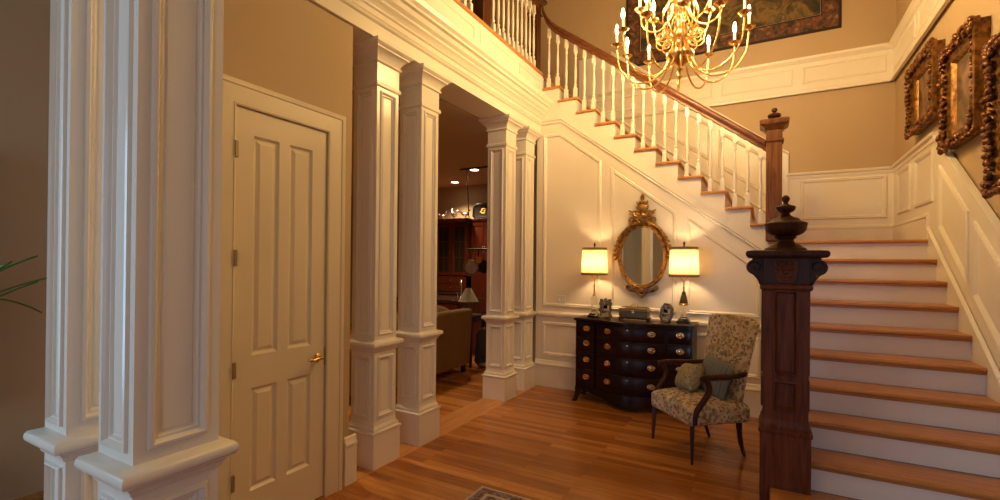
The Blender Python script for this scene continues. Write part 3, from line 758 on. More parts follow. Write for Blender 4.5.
for i in range(NX):
    for q in range(5): fs.append((i*5+q, i*5+(q+1) % 5, (i+1)*5+(q+1) % 5, (i+1)*5+q))
ap.add(vs, fs).build('apron', M['chest'], chest, smooth=40)
for sx_ in (-1, 1):
    for yb_ in (yf(CW)+.03, -.05):
        f = MB(); prof = [(.034, .15), (.034, .12), (.024, .06), (.020, .03), (.026, 0)]
        vs = []; fs = []
        for i, (h, z) in enumerate(prof):
            ox = sx_*(.0 if z > .1 else (.10-z)*.42); oy = (-1 if yb_ < -.2 else 0)*(0 if z > .1 else (.10-z)*.35)
            x, y = sx_*(CW-.036)+ox, yb_+oy
            vs += [(x-h, y-h, z), (x+h, y-h, z), (x+h, y+h, z), (x-h, y+h, z)]
        for i in range(len(prof)-1):
            for q in range(4): fs.append((i*4+q, i*4+(q+1) % 4, (i+1)*4+(q+1) % 4, (i+1)*4+q))
        fs += [(0, 1, 2, 3), (16, 17, 18, 19)]
        f.add(vs, fs).build('foot', M['chest'], chest, smooth=40)
zr = [.175, .37, .565, .735, .895]
def pull(x, z, par, ang=0):
    p = MB(); y = yf(x)-.006; dx = .01; a = math.atan2(yf(x+dx)-yf(x-dx), 2*dx)
    p.T = Matrix.Translation((x, y, z)) @ Matrix.Rotation(a, 4, 'Z') @ Matrix.Rotation(PI/2, 4, 'X')
    p.lathe([(.0, .0), (.040, .0), (.041, .003), (.034, .006), (.028, .004), (.018, .006), (.008, .010), (0, .011)], n=20, sx=1.0, sy=.72)
    p.T = Matrix.Translation((x, y, z)) @ Matrix.Rotation(a, 4, 'Z')
    for s_ in (-1, 1): p.ell((s_*.026, -.012, .004), (.006, .010, .006), 8, 6)
    p.tube([(.026*math.cos(t), -.018-.004*math.sin(t), .004-.026*math.sin(t)) for t in [PI*i/10 for i in range(11)]], .0035, 6)
    p.T = None
    return p.build('pull', M['palebrass'], par, smooth=50)
for xa_, xb_, pulls in ((-.605, -.385, (-.49,)), (-.365, .365, (-.225, .235)), (.385, .605, (.505,))):
    for r_ in range(4):
        z0_, z1_ = zr[r_]+.005, zr[r_+1]-.005
        d = MB(); vs = []; fs = []; n_ = 18
        for i in range(n_+1):
            x = xa_+.004+(xb_-xa_-.008)*i/n_; y = yf(x)
            vs += [(x, y-.002, z0_), (x, y-.006, z0_+.006), (x, y-.006, z1_-.006), (x, y-.002, z1_), (x, y+.02, z1_), (x, y+.02, z0_)]
        for i in range(n_):
            for q in range(6): fs.append((i*6+q, i*6+(q+1) % 6, (i+1)*6+(q+1) % 6, (i+1)*6+q))
        fs += [tuple(range(6)), tuple(range(n_*6, n_*6+6))]
        dd = d.add(vs, fs).build('drawer', M['chest'], chest, smooth=40)
        for px in pulls: pull(px, (z0_+z1_)/2+.01, dd)
        if len(pulls) == 2:
            kx = .0; e = MB(); e.ell((kx, yf(kx)-.008, z1_-.035), (.007, .004, .011), 8, 6); e.build('keyhole_plate', M['brass'], dd)

# ------------------------------------------------------------------ mirror
MX, MY, MZ = -1.207, YW-.002, 1.645
mr = thing('oval_mirror', 'oval mirror in carved gilt frame with leafy crest on the panelled wall', 'mirror', (MX, MY, 0))
RXm, RZm = .243, .338
g = MB(); N = 48
g.add([(RXm*math.cos(2*PI*i/N), -.022, MZ+RZm*math.sin(2*PI*i/N)) for i in range(N)]+[(RXm*math.cos(2*PI*i/N), -.016, MZ+RZm*math.sin(2*PI*i/N)) for i in range(N)],
      [tuple(range(N)), tuple(reversed(range(N, 2*N)))]+[(i, (i+1) % N, N+(i+1) % N, N+i) for i in range(N)])
g.build('mirror_glass', M['mirror'], mr, smooth=20)
fr = MB(); prof = [(-.012, -.018), (-.009, -.030), (.0, -.036), (.007, -.032), (.012, -.040), (.022, -.044), (.030, -.034), (.033, -.016), (.033, 0), (-.012, 0)]
vs = []; fs = []; P_ = len(prof)
for i in range(N):
    a = 2*PI*i/N
    for d_, h_ in prof: vs.append(((RXm+d_)*math.cos(a), h_, MZ+(RZm+d_)*math.sin(a)))
for i in range(N):
    for q in range(P_): fs.append((i*P_+q, i*P_+(q+1) % P_, ((i+1) % N)*P_+(q+1) % P_, ((i+1) % N)*P_+q))
fr.add(vs, fs).build('frame', M['gilt'], mr, smooth=40)
def leafell(m, x, z, ang, L, W, y=-.028): m.ell((x, y, z), (W, .014, L), 8, 6, Matrix.Rotation(ang, 3, 'Y'))
cr = MB()
cr.lathe([(.0, 0), (.042, .0), (.046, .014), (.030, .026), (.026, .042), (.050, .064), (.070, .092), (.072, .112), (.058, .124), (.034, .132), (.026, .142), (.044, .150), (.046, .160), (.030, .170), (.014, .178), (.020, .192), (.028, .212), (.022, .236), (.010, .258), (0, .264)], cx=0, cy=-.026, cz=MZ+.452, n=14, sy=.4)
for s_ in (-1, 1):
    cr.tube(catmull([(s_*.03, -.028, MZ+.375), (s_*.07, -.03, MZ+.42), (s_*.115, -.03, MZ+.435), (s_*.145, -.03, MZ+.41), (s_*.125, -.03, MZ+.375), (s_*.10, -.03, MZ+.395)], 4), .014, 6)
    cr.ell((s_*.122, -.03, MZ+.404), (.030, .018, .030), 10, 6)
    cr.tube(catmull([(s_*.03, -.028, MZ+.49), (s_*.07, -.03, MZ+.515), (s_*.11, -.03, MZ+.505), (s_*.15, -.03, MZ+.522)], 4), .010, 6)
    for x, z, an, L, W in ((.055, .40, .8, .055, .024), (.05, .465, .55, .05, .022), (.085, .46, 1.0, .05, .018), (.05, .60, .35, .035, .014), (.105, .485, 1.4, .045, .014), (.03, .44, .2, .05, .022)):
        leafell(cr, s_*x, MZ+z, s_*an, L, W)
leafell(cr, 0, MZ+.41, 0, .055, .034)
cr.build('crest', M['gilt'], mr, smooth=60)
lf = MB()
for s_ in (-1, 1):
    for i in range(11):
        a = math.radians(-2+i*8.2)
        x, z = s_*(RXm+.046)*math.cos(a), MZ+(RZm+.046)*math.sin(a)
        leafell(lf, x+s_*.006, z, s_*(2.6-i*.05), .044, .019); leafell(lf, x+s_*.026, z-.02, s_*(2.1), .036, .014)
    lf.tube([(s_*(RXm+.05)*math.cos(math.radians(a)), -.024, MZ+(RZm+.05)*math.sin(math.radians(a))) for a in range(8, 86, 7)], .010, 6)
lf.build('leaf_garland', M['gilt'], mr, smooth=60)
bt_ = MB()
for s_ in (-1, 1):
    bt_.tube(catmull([(0, -.028, MZ-.372), (s_*.06, -.03, MZ-.388), (s_*.12, -.03, MZ-.378), (s_*.155, -.03, MZ-.345), (s_*.172, -.03, MZ-.362), (s_*.15, -.03, MZ-.378)], 4), .016, 6)
    leafell(bt_, s_*.05, MZ-.40, s_*1.25, .06, .024); leafell(bt_, s_*.10, MZ-.392, s_*1.5, .05, .018); leafell(bt_, s_*.03, MZ-.43, s_*.6, .04, .016)
bt_.ell((0, -.03, MZ-.39), (.040, .018, .038), 10, 8); bt_.ell((0, -.026, MZ-.455), (.015, .012, .026), 8, 6)
bt_.build('lower_scroll', M['gilt'], mr, smooth=60)

# ------------------------------------------------------------------ things on the chest
ZT = .938
def make_lamp(label, loc, tassel):
    t = thing('table_lamp', label, 'lamp', loc, 0, 'lit table lamps on the chest')
    MB().sqlathe([(.062, 0), (.062, .022), (.050, .028), (.048, .040), (.042, .046)]).build('base', M['black'], t, bevel=.004)
    MB().lathe([(.036, .046), (.040, .055), (.030, .066), (.032, .075), (.034, .19), (.032, .225), (.022, .24), (.012, .248)], n=20).build('glass_column', M['glass'], t, smooth=40)
    MB().lathe([(.014, .244), (.020, .252), (.018, .265), (.010, .275), (.009, .36), (.014, .37), (.008, .38), (.006, .44)], n=14).build('neck', M['brass'], t, smooth=40)
    MB().ell((0, 0, .635), (.032, .032, .045), 12, 8).build('bulb', M['lampbulb'], t)
    hp = MB().tube([(0, 0, .43), (.055, 0, .50), (.06, 0, .65), (.0, 0, .80)], .0025, 6)
    hp.tube([(0, 0, .43), (-.055, 0, .50), (-.06, 0, .65), (.0, 0, .80)], .0025, 6); hp.build('harp', M['brass'], t)
    b, tp_ = .148, .138
    s = MB(); n = 40
    vs = [(b*math.cos(2*PI*i/n), b*math.sin(2*PI*i/n), .483) for i in range(n)]+[(tp_*math.cos(2*PI*i/n), tp_*math.sin(2*PI*i/n), .797) for i in range(n)]
    sh_ = s.add(vs, [(i, (i+1) % n, n+(i+1) % n, n+i) for i in range(n)]).build('lamp_shade', M['shade'], t, smooth=60)
    for r_, z_ in ((b, .483), (tp_, .769)):
        q = MB(); vs = []
        for z in (z_, z_+.030):
            rr = r_+.003-(.0007 if z > z_ else 0)
            vs += [(rr*math.cos(2*PI*i/n), rr*math.sin(2*PI*i/n), z) for i in range(n)]
            vs += [((rr-.005)*math.cos(2*PI*i/n), (rr-.005)*math.sin(2*PI*i/n), z) for i in range(n)]
        fs = []
        for i in range(n):
            j = (i+1) % n; fs += [(i, j, 2*n+j, 2*n+i), (n+i, 3*n+i, 3*n+j, n+j), (i, n+i, n+j, j), (2*n+i, 2*n+j, 3*n+j, 3*n+i)]
        q.add(vs, fs).build('shade_trim', M['shadetrim'], sh_)
    MB().lathe([(.004, .795), (.012, .803), (.006, .812), (.010, .826), (.013, .838), (.006, .852), (0, .862)], n=12).build('finial', M['black'], t, smooth=40)
    if tassel:
        MB().lathe([(.048, .19), (.046, .20), (.026, .29), (.018, .30), (.022, .312), (.014, .325), (.006, .34)], n=16).build('tassel', M['tassel'], t, smooth=40)
        MB().lathe([(.050, .186), (.051, .198), (.045, .206)], n=16).build('tassel_band', M['brass'], t)
    return t
M['tassel'] = mat('dark_tassel', (.035, .022, .012), .7)
make_lamp('lit drum shade table lamp at the left end of the chest, left of the mirror', (-1.700, 5.28, ZT), False)
make_lamp('lit drum shade table lamp with dark tassel, right of the mirror', (-.73, 5.28, ZT), True)

pf = thing('photo_frame', 'small rectangular ornate photo frame beside the left lamp', 'picture frame', (-1.545, 5.20, ZT), math.radians(12))
f = MB(); f.T = Matrix.Rotation(math.radians(-12), 4, 'X')
f.mold([(-.062, .006), (.062, .006), (.062, .205), (-.062, .205)], (0, 0, 0), ux, uz, un, [(0, -.012), (0, .006), (.008, .012), (.016, .008), (.022, .006), (.022, -.002)])
f.box(-.06, .06, .004, .012, .008, .203)
for x in (-.045, 0, .045): f.ell((x, -.006, .212), (.022, .01, .012 if x else .02), 8, 6)
for z in (.03, .1, .17):
    for s_ in (-1, 1): f.ell((s_*.064, -.006, z), (.010, .009, .02), 8, 6)
f.build('frame', M['silver'], pf, smooth=40)
f = MB(); f.T = Matrix.Rotation(math.radians(-12), 4, 'X'); f.box(-.042, .042, -.004, .003, .026, .186); f.build('photo', M['photo'], pf)
MB().add([(-.02, .0, .15), (.02, 0, .15), (.025, .075, 0.002), (-.025, .075, 0.002), (-.02, .008, .15), (.02, .008, .15), (.025, .081, .002), (-.025, .081, .002)], [(0,1,2,3),(7,6,5,4),(0,4,5,1),(2,6,7,3),(1,5,6,2),(0,3,7,4)]).build('easel_back', M['black'], pf)
po = thing('photo_frame', 'octagonal photo frame leaning beside the right lamp', 'picture frame', (-.905, 5.20, ZT), math.radians(-22))
o8 = [(-.035, .004), (.035, .004), (.072, .05), (.072, .155), (.035, .205), (-.035, .205), (-.072, .155), (-.072, .05)]
f = MB(); f.T = Matrix.Rotation(math.radians(-14), 4, 'X')
f.mold(o8, (0, 0, 0), ux, uz, un, [(0, -.012), (0, .006), (.006, .011), (.018, .007), (.024, .010), (.026, -.003)])
f.prism(o8, 'y', .004, .012); f.build('frame', M['silver'], po, smooth=30)
f = MB(); f.T = Matrix.Rotation(math.radians(-14), 4, 'X'); f.prism([(x*.66, .105+(z-.105)*.76) for x, z in o8], 'y', -.004, .003); f.build('photo', M['photo'], po)
MB().add([(-.02, .0, .14), (.02, 0, .14), (.025, .075, 0.002), (-.025, .075, 0.002), (-.02, .008, .14), (.02, .008, .14), (.025, .081, .002), (-.025, .081, .002)], [(0,1,2,3),(7,6,5,4),(0,4,5,1),(2,6,7,3),(1,5,6,2),(0,3,7,4)]).build('easel_back', M['black'], po)
bx = thing('trinket_box', 'bronze coloured casket on a footed stand between the two photo frames', 'box', (-1.225, 5.21, ZT))
M['boxbody'] = mat('casket_bronze', (.17, .125, .07), .42, .5)
st_ = MB().box(-.165, .165, -.075, .075, .022, .034)
st_.build('stand', M['mahogany'], bx, bevel=.004)
for sx_ in (-1, 1):
    for sy_ in (-1, 1): MB().lathe([(.008, 0), (.014, .006), (.010, .016), (.014, .024)], cx=sx_*.145, cy=sy_*.058, n=10).build('foot', M['mahogany'], bx)
MB().frustum((.150, .066), (.154, .070), 0, 0, .034, .10).build('body', M['boxbody'], bx, bevel=.005)
ring(.154, .070, [(.0, .10), (.006, .103), (.006, .110), (0, .114), (-.004, .13), (-.014, .142), (-.03, .150)]).build('lid', M['boxbody'], bx, smooth=40)
MB().tube(catmull([(-.035, 0, .148), (-.03, 0, .168), (0, 0, .176), (.03, 0, .168), (.035, 0, .148)], 4), .005, 6).build('handle', M['brass'], bx)
MB().box(-.012, .012, -.076, -.069, .085, .115).build('clasp', M['brass'], bx, bevel=.002)

# light switch
sw = thing('light_switch', 'white double switch plate on the panelled wall left of the chest', 'switch', (-2.195, YW-.0005, 1.10))
MB().box(-.058, .058, -.007, 0, -.058, .058).build('plate', M['plate'], sw, bevel=.004)
for x in (-.023, .023): MB().box(x-.005, x+.005, -.016, -.006, -.012, .012).build('toggle', M['plate'], sw, bevel=.002)

# ------------------------------------------------------------------ armchair
ac = thing('armchair', 'floral upholstered armchair with dark open arms beside the newel post', 'armchair', (-.470, 4.312, 0), math.radians(-47.8))
def rbox(x0, x1, y0, y1, z0, z1, dome=.0, n=10):          # softly domed cushion slab
    m = MB(); vs = []; fs = []
    def g(u): return math.copysign(abs(math.sin(u*PI/2))**.6, u)
    for i in range(n+1):
        for j in range(n+1):
            a, b = -1+2*i/n, -1+2*j/n
            vs.append((x0+(x1-x0)*(a+1)/2, y0+(y1-y0)*(b+1)/2, z1+dome*(1-a*a)*(1-b*b)-.012*(a**8+b**8)))
    o = len(vs)
    for i in range(n+1):
        for j in range(n+1):
            a, b = -1+2*i/n, -1+2*j/n; vs.append((x0+(x1-x0)*(a+1)/2, y0+(y1-y0)*(b+1)/2, z0))
    q = lambda i, j: i*(n+1)+j
    for i in range(n):
        for j in range(n):
            fs.append((q(i, j), q(i+1, j), q(i+1, j+1), q(i, j+1))); fs.append((o+q(i, j+1), o+q(i+1, j+1), o+q(i+1, j), o+q(i, j)))
    for i in range(n):
        for (a, b) in ((q(i, 0), q(i+1, 0)), (q(i+1, n), q(i, n)), (q(0, i+1), q(0, i)), (q(n, i), q(n, i+1))): fs.append((b, a, o+a, o+b))
    return m.add(vs, fs)
rbox(-.29, .29, -.285, .27, .29, .445, .045).build('seat', M['floral'], ac, bevel=.03, smooth=60, seg=4)
bk = MB(); rows = []
NB, NZ = 10, 12
def bpt(i, j, side):
    u = -1+2*i/NB; t = j/NZ; z = .34+.765*t; w_ = .225+.075*t
    yc = .205+.085*t+.04*t*t
    thick = .055*(1-(abs(u)**6)*.6)*(1-.45*t)
    top = .018*(1-u*u)*(1 if j == NZ else 0) - (.03*abs(u)**6 if j == NZ else 0)
    return (u*w_, yc+(-thick if side else thick), z+top)
for side in (0, 1):
    for i in range(NB+1):
        for j in range(NZ+1): bk.v.append(bpt(i, j, side))
o = (NB+1)*(NZ+1); q = lambda i, j: i*(NZ+1)+j
for i in range(NB):
    for j in range(NZ): bk.f += [(q(i, j), q(i+1, j), q(i+1, j+1), q(i, j+1)), (o+q(i, j+1), o+q(i+1, j+1), o+q(i+1, j), o+q(i, j))]
for i in range(NB): bk.f += [(q(i, 0), o+q(i, 0), o+q(i+1, 0), q(i+1, 0)), (q(i, NZ), q(i+1, NZ), o+q(i+1, NZ), o+q(i, NZ))]
for j in range(NZ): bk.f += [(q(0, j), q(0, j+1), o+q(0, j+1), o+q(0, j)), (q(NB, j), o+q(NB, j), o+q(NB, j+1), q(NB, j+1))]
bk.build('backrest', M['floral'], ac, bevel=.02, smooth=60, seg=3)
for s_ in (-1, 1):
    MB().tube([(s_*.268, -.25, .33), (s_*.274, -.255, .18), (s_*.280, -.258, 0)], [.024, .021, .014], 4).build('leg', M['mahogany'], ac, bevel=.003)
    MB().tube(catmull([(s_*.225, .205, .36), (s_*.224, .21, .24), (s_*.22, .228, .12), (s_*.218, .268, 0)], 4), [.024]*5+[.021]*4+[.018, .017, .016, .015], 4).build('leg', M['mahogany'], ac, bevel=.003)
    am = MB()
    am.tube(catmull([(s_*.283, -.245, .31), (s_*.289, -.235, .40), (s_*.293, -.17, .49), (s_*.296, -.125, .56), (s_*.298, -.135, .625), (s_*.298, -.16, .662)], 5), [(.020, .024)]*26, 8)
    am.tube(catmull([(s_*.298, -.20, .665), (s_*.302, -.10, .672), (s_*.296, .06, .668), (s_*.276, .16, .670), (s_*.258, .235, .674)], 5), [(.015, .018)]+[(.017, .025)]*9+[(.016, .021)]*11, 8)
    am.build('arm', M['mahogany'], ac, smooth=60)
def make_cushion(name, label, m, loc, rot, w_, h_, th):
    c = MB(); n = 12; vs = []; fs = []
    for side in (1, -1):
        for i in range(n+1):
            for j in range(n+1):
                a, b = -1+2*i/n, -1+2*j/n
                p = (1-a**4)*(1-b**4); vs.append((a*w_*(1-.06*(1-b*b) * 0), side*th*p**.55, b*h_))
    o = (n+1)**2; q = lambda i, j: i*(n+1)+j
    for i in range(n):
        for j in range(n): fs += [(q(i, j), q(i+1, j), q(i+1, j+1), q(i, j+1)), (o+q(i, j+1), o+q(i+1, j+1), o+q(i+1, j), o+q(i, j))]
    ob = c.add(vs, fs).build(name, m, smooth=60); ob.location = loc; ob.rotation_euler = rot
    return tag(ob, label, 'cushion', 'cushions on the armchair')
R = math.radians
Rot = Matrix.Rotation(R(-47.8), 4, 'Z')
def on_chair(x, y, z): p = Rot @ Vector((x, y, z)); return (p.x-.470, p.y+4.312, z)
make_cushion('throw_pillow', 'blue grey striped cushion leaning on the armchair back', M['cushion_blue'], on_chair(.06, .105, .61), (R(-16), R(6), R(-47.8)), .17, .155, .06)
make_cushion('throw_pillow', 'sage green patterned cushion at the front of the armchair seat', M['cushion_sage'], on_chair(-.09, -.03, .585), (R(-28), R(-10), R(-60)), .155, .12, .075)

# ------------------------------------------------------------------ gilt frames on the right wall
def gilt_frame(label, y0, y1, z0, z1, art, tilt=2.5):
    cy_, cz_ = (y0+y1)/2, z0
    t = thing('framed_painting', label, 'painting', (XR-.001, cy_, cz_), 0, 'carved gilt frames on the stair wall')
    w_, h_ = (y1-y0), (z1-z0)
    u, v, n = (0, -1, 0), (0, 0, 1), (-1, 0, 0)
    fr = MB(); hw = w_/2
    pol = [(-hw, 0), (hw, 0), (hw, h_), (-hw, h_)]
    fr.mold(pol, (0, 0, 0), u, v, n, [(.012, 0), (.012, .05), (0, .055), (0, .082), (.02, .088), (.035, .080), (.05, .062), (.085, .048), (.10, .052), (.112, .045), (.122, .028), (.13, .02)])
    fr.build('frame', M['frame_gilt'], t, smooth=35)
    b = MB().box(-.024, -.016, -hw+.12, hw-.12, .12, h_-.12); b.build('canvas', art, t)
    orn = MB(); rnd = random.Random(hash(round(y0*100)))
    def run(p0, p1, near=False):
        L = math.hypot(p1[0]-p0[0], p1[1]-p0[1]); m = max(4, int(L/.042)); ang = math.atan2(p1[1]-p0[1], p1[0]-p0[0])
        for i in range(m):
            s_ = (i+.5)/m; yy = p0[0]+(p1[0]-p0[0])*s_; z_ = p0[1]+(p1[1]-p0[1])*s_
            for off, sz in (((.040, .85),) if near else ((.006, .9), (.04, .8))):
                ox, oz = -math.sin(ang)*off, math.cos(ang)*off
                k_ = sz*rnd.uniform(.7, 1.45)
                orn.ell((-.084+rnd.uniform(-.01, .01), -(yy+ox), z_+oz), (.020*k_, .030*k_, .017*k_), 7, 5,
                        Matrix.Rotation(-(ang+rnd.choice((-1, 1))*rnd.uniform(.4, 1.4)), 3, 'X'))
    run((-hw, 0), (hw, 0)); run((hw-.0, 0.05), (hw-.0, h_-.05), True); run((hw, h_), (-hw, h_)); run((-hw, h_), (-hw, 0))
    for a, b_ in ((-hw, 0), (-hw, h_)):
        for k_ in range(5):
            an = 2*PI*k_/5; orn.ell((-.086, -a*.93+.035*math.cos(an), b_+(.035 if b_ == 0 else -.035)+.035*math.sin(an)), (.022, .03, .02), 7, 5, Matrix.Rotation(an, 3, 'X'))
    orn.build('carved_edge', M['ornate'], t, smooth=60)
    return t
gilt_frame('small carved gilt frame with a dark painting, highest of the three on the stair wall', 5.12, 5.90, 2.80, 3.43, M['paint_a'])
gilt_frame('carved gilt frame with a pale figure painting, middle of the three on the stair wall', 4.23, 4.90, 2.45, 3.21, M['paint_b'])
gilt_frame('carved dark gilt frame cut by the right picture edge, lowest on the stair wall', 3.30, 4.03, 2.0, 2.92, M['paint_a'])

# tapestry
tp_ = thing('tapestry', 'dark woven tapestry with figured border on the upper back wall', 'tapestry', (0, YB-.002, 0))
tx0, tx1, tz0, tz1 = -1.75, .785, 4.365, 5.95
MB().mold([(tx0, tz0), (tx1, tz0), (tx1, tz1), (tx0, tz1)], (0, 0, 0), ux, uz, un, [(0, 0), (0, .012), (.03, .012), (.03, .0)]).build('edge_binding', M['tap_edge'], tp_)
MB().mold([(tx0, tz0), (tx1, tz0), (tx1, tz1), (tx0, tz1)], (0, 0, 0), ux, uz, un, [(.03, .002), (.03, .010), (.19, .010), (.19, .004)]).build('border', M['tap_border'], tp_)
MB().mold([(tx0, tz0), (tx1, tz0), (tx1, tz1), (tx0, tz1)], (0, 0, 0), ux, uz, un, [(.19, .002), (.19, .012), (.202, .012), (.202, .004)]).build('inner_band', M['tap_edge'], tp_)
MB().box(tx0+.21, tx1-.21, -.009, -.001, tz0+.21, tz1-.21).build('woven_field', M['tap_field'], tp_)

# ------------------------------------------------------------------ rug
rg = thing('area_rug', 'dark red patterned rug, corner showing at the bottom edge', 'rug', (-1.00, 1.85, .0))
MB().box(-.69, .69, -.95, .95, .0005, .010).build('edge', M['rug_fringe'], rg, bevel=.004)
MB().box(-.665, .665, -.93, .93, .008, .0125).build('border', M['rug_border'], rg)
MB().mold([(-.60, -.865), (.60, -.865), (.60, .865), (-.60, .865)], (0, 0, .012), (1, 0, 0), (0, 1, 0), (0, 0, 1), [(0, 0), (0, .0015), (.02, .0015), (.02, 0)]).build('stripe', M['rug_fringe'], rg)
MB().box(-.50, .50, -.76, .76, .011, .0135).build('field', M['rug_field'], rg)

# ------------------------------------------------------------------ far left: picture and plant
lp = thing('framed_picture', 'dark framed picture at the left edge on the brown wall', 'picture', (-4.199, .50, .66))
MB().mold([(-.53, 0), (.53, 0), (.53, 1.53), (-.53, 1.53)], (0, 0, 0), (0, 1, 0), uz, (1, 0, 0), [(0, 0), (0, .03), (.015, .04), (.05, .03), (.07, .02), (.075, .005)]).build('frame', M['ornate'], lp, smooth=30)
MB().box(.001, .010, -.47, .47, .06, 1.47).build('canvas', M['paint_a'], lp)
pt = thing('potted_plant', 'green strap leaved house plant reaching in at the left edge', 'plant', (-3.90, .74, 0))
MB().lathe([(.10, 0), (.13, .02), (.17, .28), (.185, .30), (.185, .33), (.165, .33), (.155, .29)], n=20).build('pot', M['pot'], pt, smooth=40)
MB().lathe([(.0, .295), (.158, .295), (.16, .28)], n=20).build('soil', M['soil'], pt)
MB().tube(catmull([(0, 0, .28), (.02, .01, .6), (-.01, .0, .95), (0, 0, 1.2)], 4), .017, 8).build('stem', M['pot'], pt)
rnd = random.Random(3)
for i in range(22):
    a = i*2.4; L = (.42+.12*rnd.random())*(.45 if math.cos(a) < -.15 else 1); z0 = 1.10+.010*i; up_ = rnd.uniform(.25, 1.1)
    lf = MB(); vs = []; fs = []
    for j in range(9):
        t = j/8; r_ = L*t; z = z0+up_*L*t-.55*L*t*t*(1.1 if up_ < .6 else .5); w_ = .030*math.sin(min(1, t*1.6+.25)*PI*.5)*(1-t**3)+.001
        cx_, cy_ = r_*math.cos(a), r_*math.sin(a)
        vs += [(cx_-w_*math.sin(a), cy_+w_*math.cos(a), z+.004), (cx_, cy_, z-.004), (cx_+w_*math.sin(a), cy_-w_*math.cos(a), z+.004)]
    for j in range(8):
        for q_ in range(2): fs.append((j*3+q_, j*3+q_+1, j*3+4+q_, j*3+3+q_))
    o = lf.add(vs, fs).build('leaf', M['leaf'], pt, smooth=60)
    s_ = o.modifiers.new('solid', 'SOLIDIFY'); s_.thickness = .0015

# ------------------------------------------------------------------ kitchen / family room beyond the columns
sf = thing('sofa', 'brown sofa seen from behind between the columns', 'sofa', (-4.10, 4.72, 0))
MB().box(-.42, .40, -1.0, .98, .09, .42).build('seat_base', M['sofa'], sf, bevel=.03)
b = MB(); b.prism([(.20, .10), (.425, .10), (.465, .87), (.43, .90), (.30, .89), (.22, .5)], 'y', -1.0, 1.0)
b.build('backrest', M['sofa'], sf, bevel=.02, seg=3)
for s_ in (-1, 1):
    b = MB(); b.box(-.42, .40, s_*.98-.10, s_*.98+.02 if s_ < 0 else s_*.98+.02, .10, .62); b.build('arm', M['sofa'], sf, bevel=.04, seg=3)
    for x in (-.36, .38): MB().box(x-.025, x+.025, s_*.90-.025, s_*.90+.025, 0, .10).build('leg', M['black'], sf)
for y_ in (-.48, .48):
    c = MB().ell((.16, y_, .72), (.12, .46, .24), 16, 10); c.build('back_cushion', M['sofa'], sf, smooth=60)
    MB().box(-.42, .22, y_-.46, y_+.46, .42, .54).build('seat_cushion', M['sofa'], sf, bevel=.04, seg=3)

# hutch
HY = 7.98
ht = thing('china_hutch', 'cherry red glass fronted hutch against the far kitchen wall', 'cabinet', (-5.66, HY, 0))
hw_ = .40
MB().box(-hw_, hw_, .0, .44, .0, .90).build('base_cabinet', M['kcab'], ht)
MB().box(-hw_-.02, hw_+.02, -.03, .44, .90, .935).build('counter', M['granite'], ht, bevel=.004)
c = MB(); c.box(-hw_, hw_, .40, .44, .935, 2.40); c.box(-hw_, -hw_+.03, .10, .44, .935, 2.40); c.box(hw_-.03, hw_, .10, .44, .935, 2.40)
c.box(-hw_, hw_, .10, .42, .935, 1.28); c.box(-hw_, hw_, .10, .42, 2.36, 2.40)
for z in (1.58, 1.88, 2.16): c.box(-hw_+.03, hw_-.03, .16, .40, z, z+.012)
c.build('upper_case', M['kcab'], ht)
ring(hw_, .20, [(0, 2.37), (.03, 2.39), (.05, 2.43), (.055, 2.45), (.03, 2.455)]).build('cornice', M['kcab'], ht, smooth=50, loc=(0, .20, 0))
for s_ in (-1, 1):
    x0_, x1_ = (-hw_+.01, -.004) if s_ < 0 else (.004, hw_-.01)
    d = MB().mold([(x0_, 1.29), (x1_, 1.29), (x1_, 2.36), (x0_, 2.36)], (0, .10, 0), ux, uz, un, [(0, 0), (0, .022), (.058, .022), (.065, .014), (.065, 0)])
    d.box((x0_+x1_)/2-.007, (x0_+x1_)/2+.007, .082, .094, 1.34, 2.31)
    for z in (1.66, 1.98): d.box(x0_+.06, x1_-.06, .082, .094, z-.007, z+.007)
    dd = d.build('glass_door', M['kcab'], ht)
    MB().box(x0_+.05, x1_-.05, .088, .092, 1.345, 2.305).build('pane', M['kglass'], dd)
    MB().ell((-.035*-s_, .072, 1.75), (.012, .014, .012), 8, 6).build('knob', M['steel'], dd)
for z0_, z1_ in ((.955, 1.10), (1.11, 1.26)):
    d = MB().box(-hw_+.03, hw_-.03, .078, .10, z0_, z1_).build('drawer', M['kcab'], ht, bevel=.005)
    for x in (0,): MB().ell((x, .066, (z0_+z1_)/2), (.016, .014, .014), 8, 6).build('knob', M['steel'], d)
for s_ in (-1, 1):
    d = MB().box(min(s_*.01, s_*(hw_-.02)), max(s_*.01, s_*(hw_-.02)), -.02, .0, .10, .68).build('door', M['kcab'], ht, bevel=.005)
    MB().ell((s_*.05, -.032, .6), (.014, .014, .014), 8, 6).build('knob', M['steel'], d)
d = MB().box(-hw_+.02, hw_-.02, -.02, .0, .70, .88).build('drawer', M['kcab'], ht, bevel=.005)
MB().ell((0, -.032, .79), (.016, .014, .014), 8, 6).build('knob', M['steel'], d)
# tall cabinet to the right of the hutch
tc = thing('tall_cabinet', 'dark cherry cabinet to the right of the glass fronted hutch', 'cabinet', (-4.98, HY+.12, 0))
MB().box(-.21, .40, 0, .32, 0, 2.40).build('case', M['kcab'], tc)
ring(.300, .16, [(0, 2.37), (.0, 2.42), (.004, 2.44), (-.01, 2.445)]).build('cornice', M['kcab'], tc, loc=(.095, .16, 0))
for z0_, z1_ in ((.12, .85), (1.40, 2.34)):
    for x0_, x1_ in ((-.20, .09), (.10, .39)):
        d = MB().mold([(x0_, z0_), (x1_, z0_), (x1_, z1_), (x0_, z1_)], (0, 0, 0), ux, uz, un, [(0, 0), (0, .018), (.05, .018), (.056, .008), (.07, .014)], cap=True).build('door', M['kcab'], tc)
        MB().ell((x1_-.025 if x0_ < 0 else x0_+.025, -.026, (z0_+z1_)/2), (.012, .012, .012), 8, 6).build('knob', M['steel'], d)
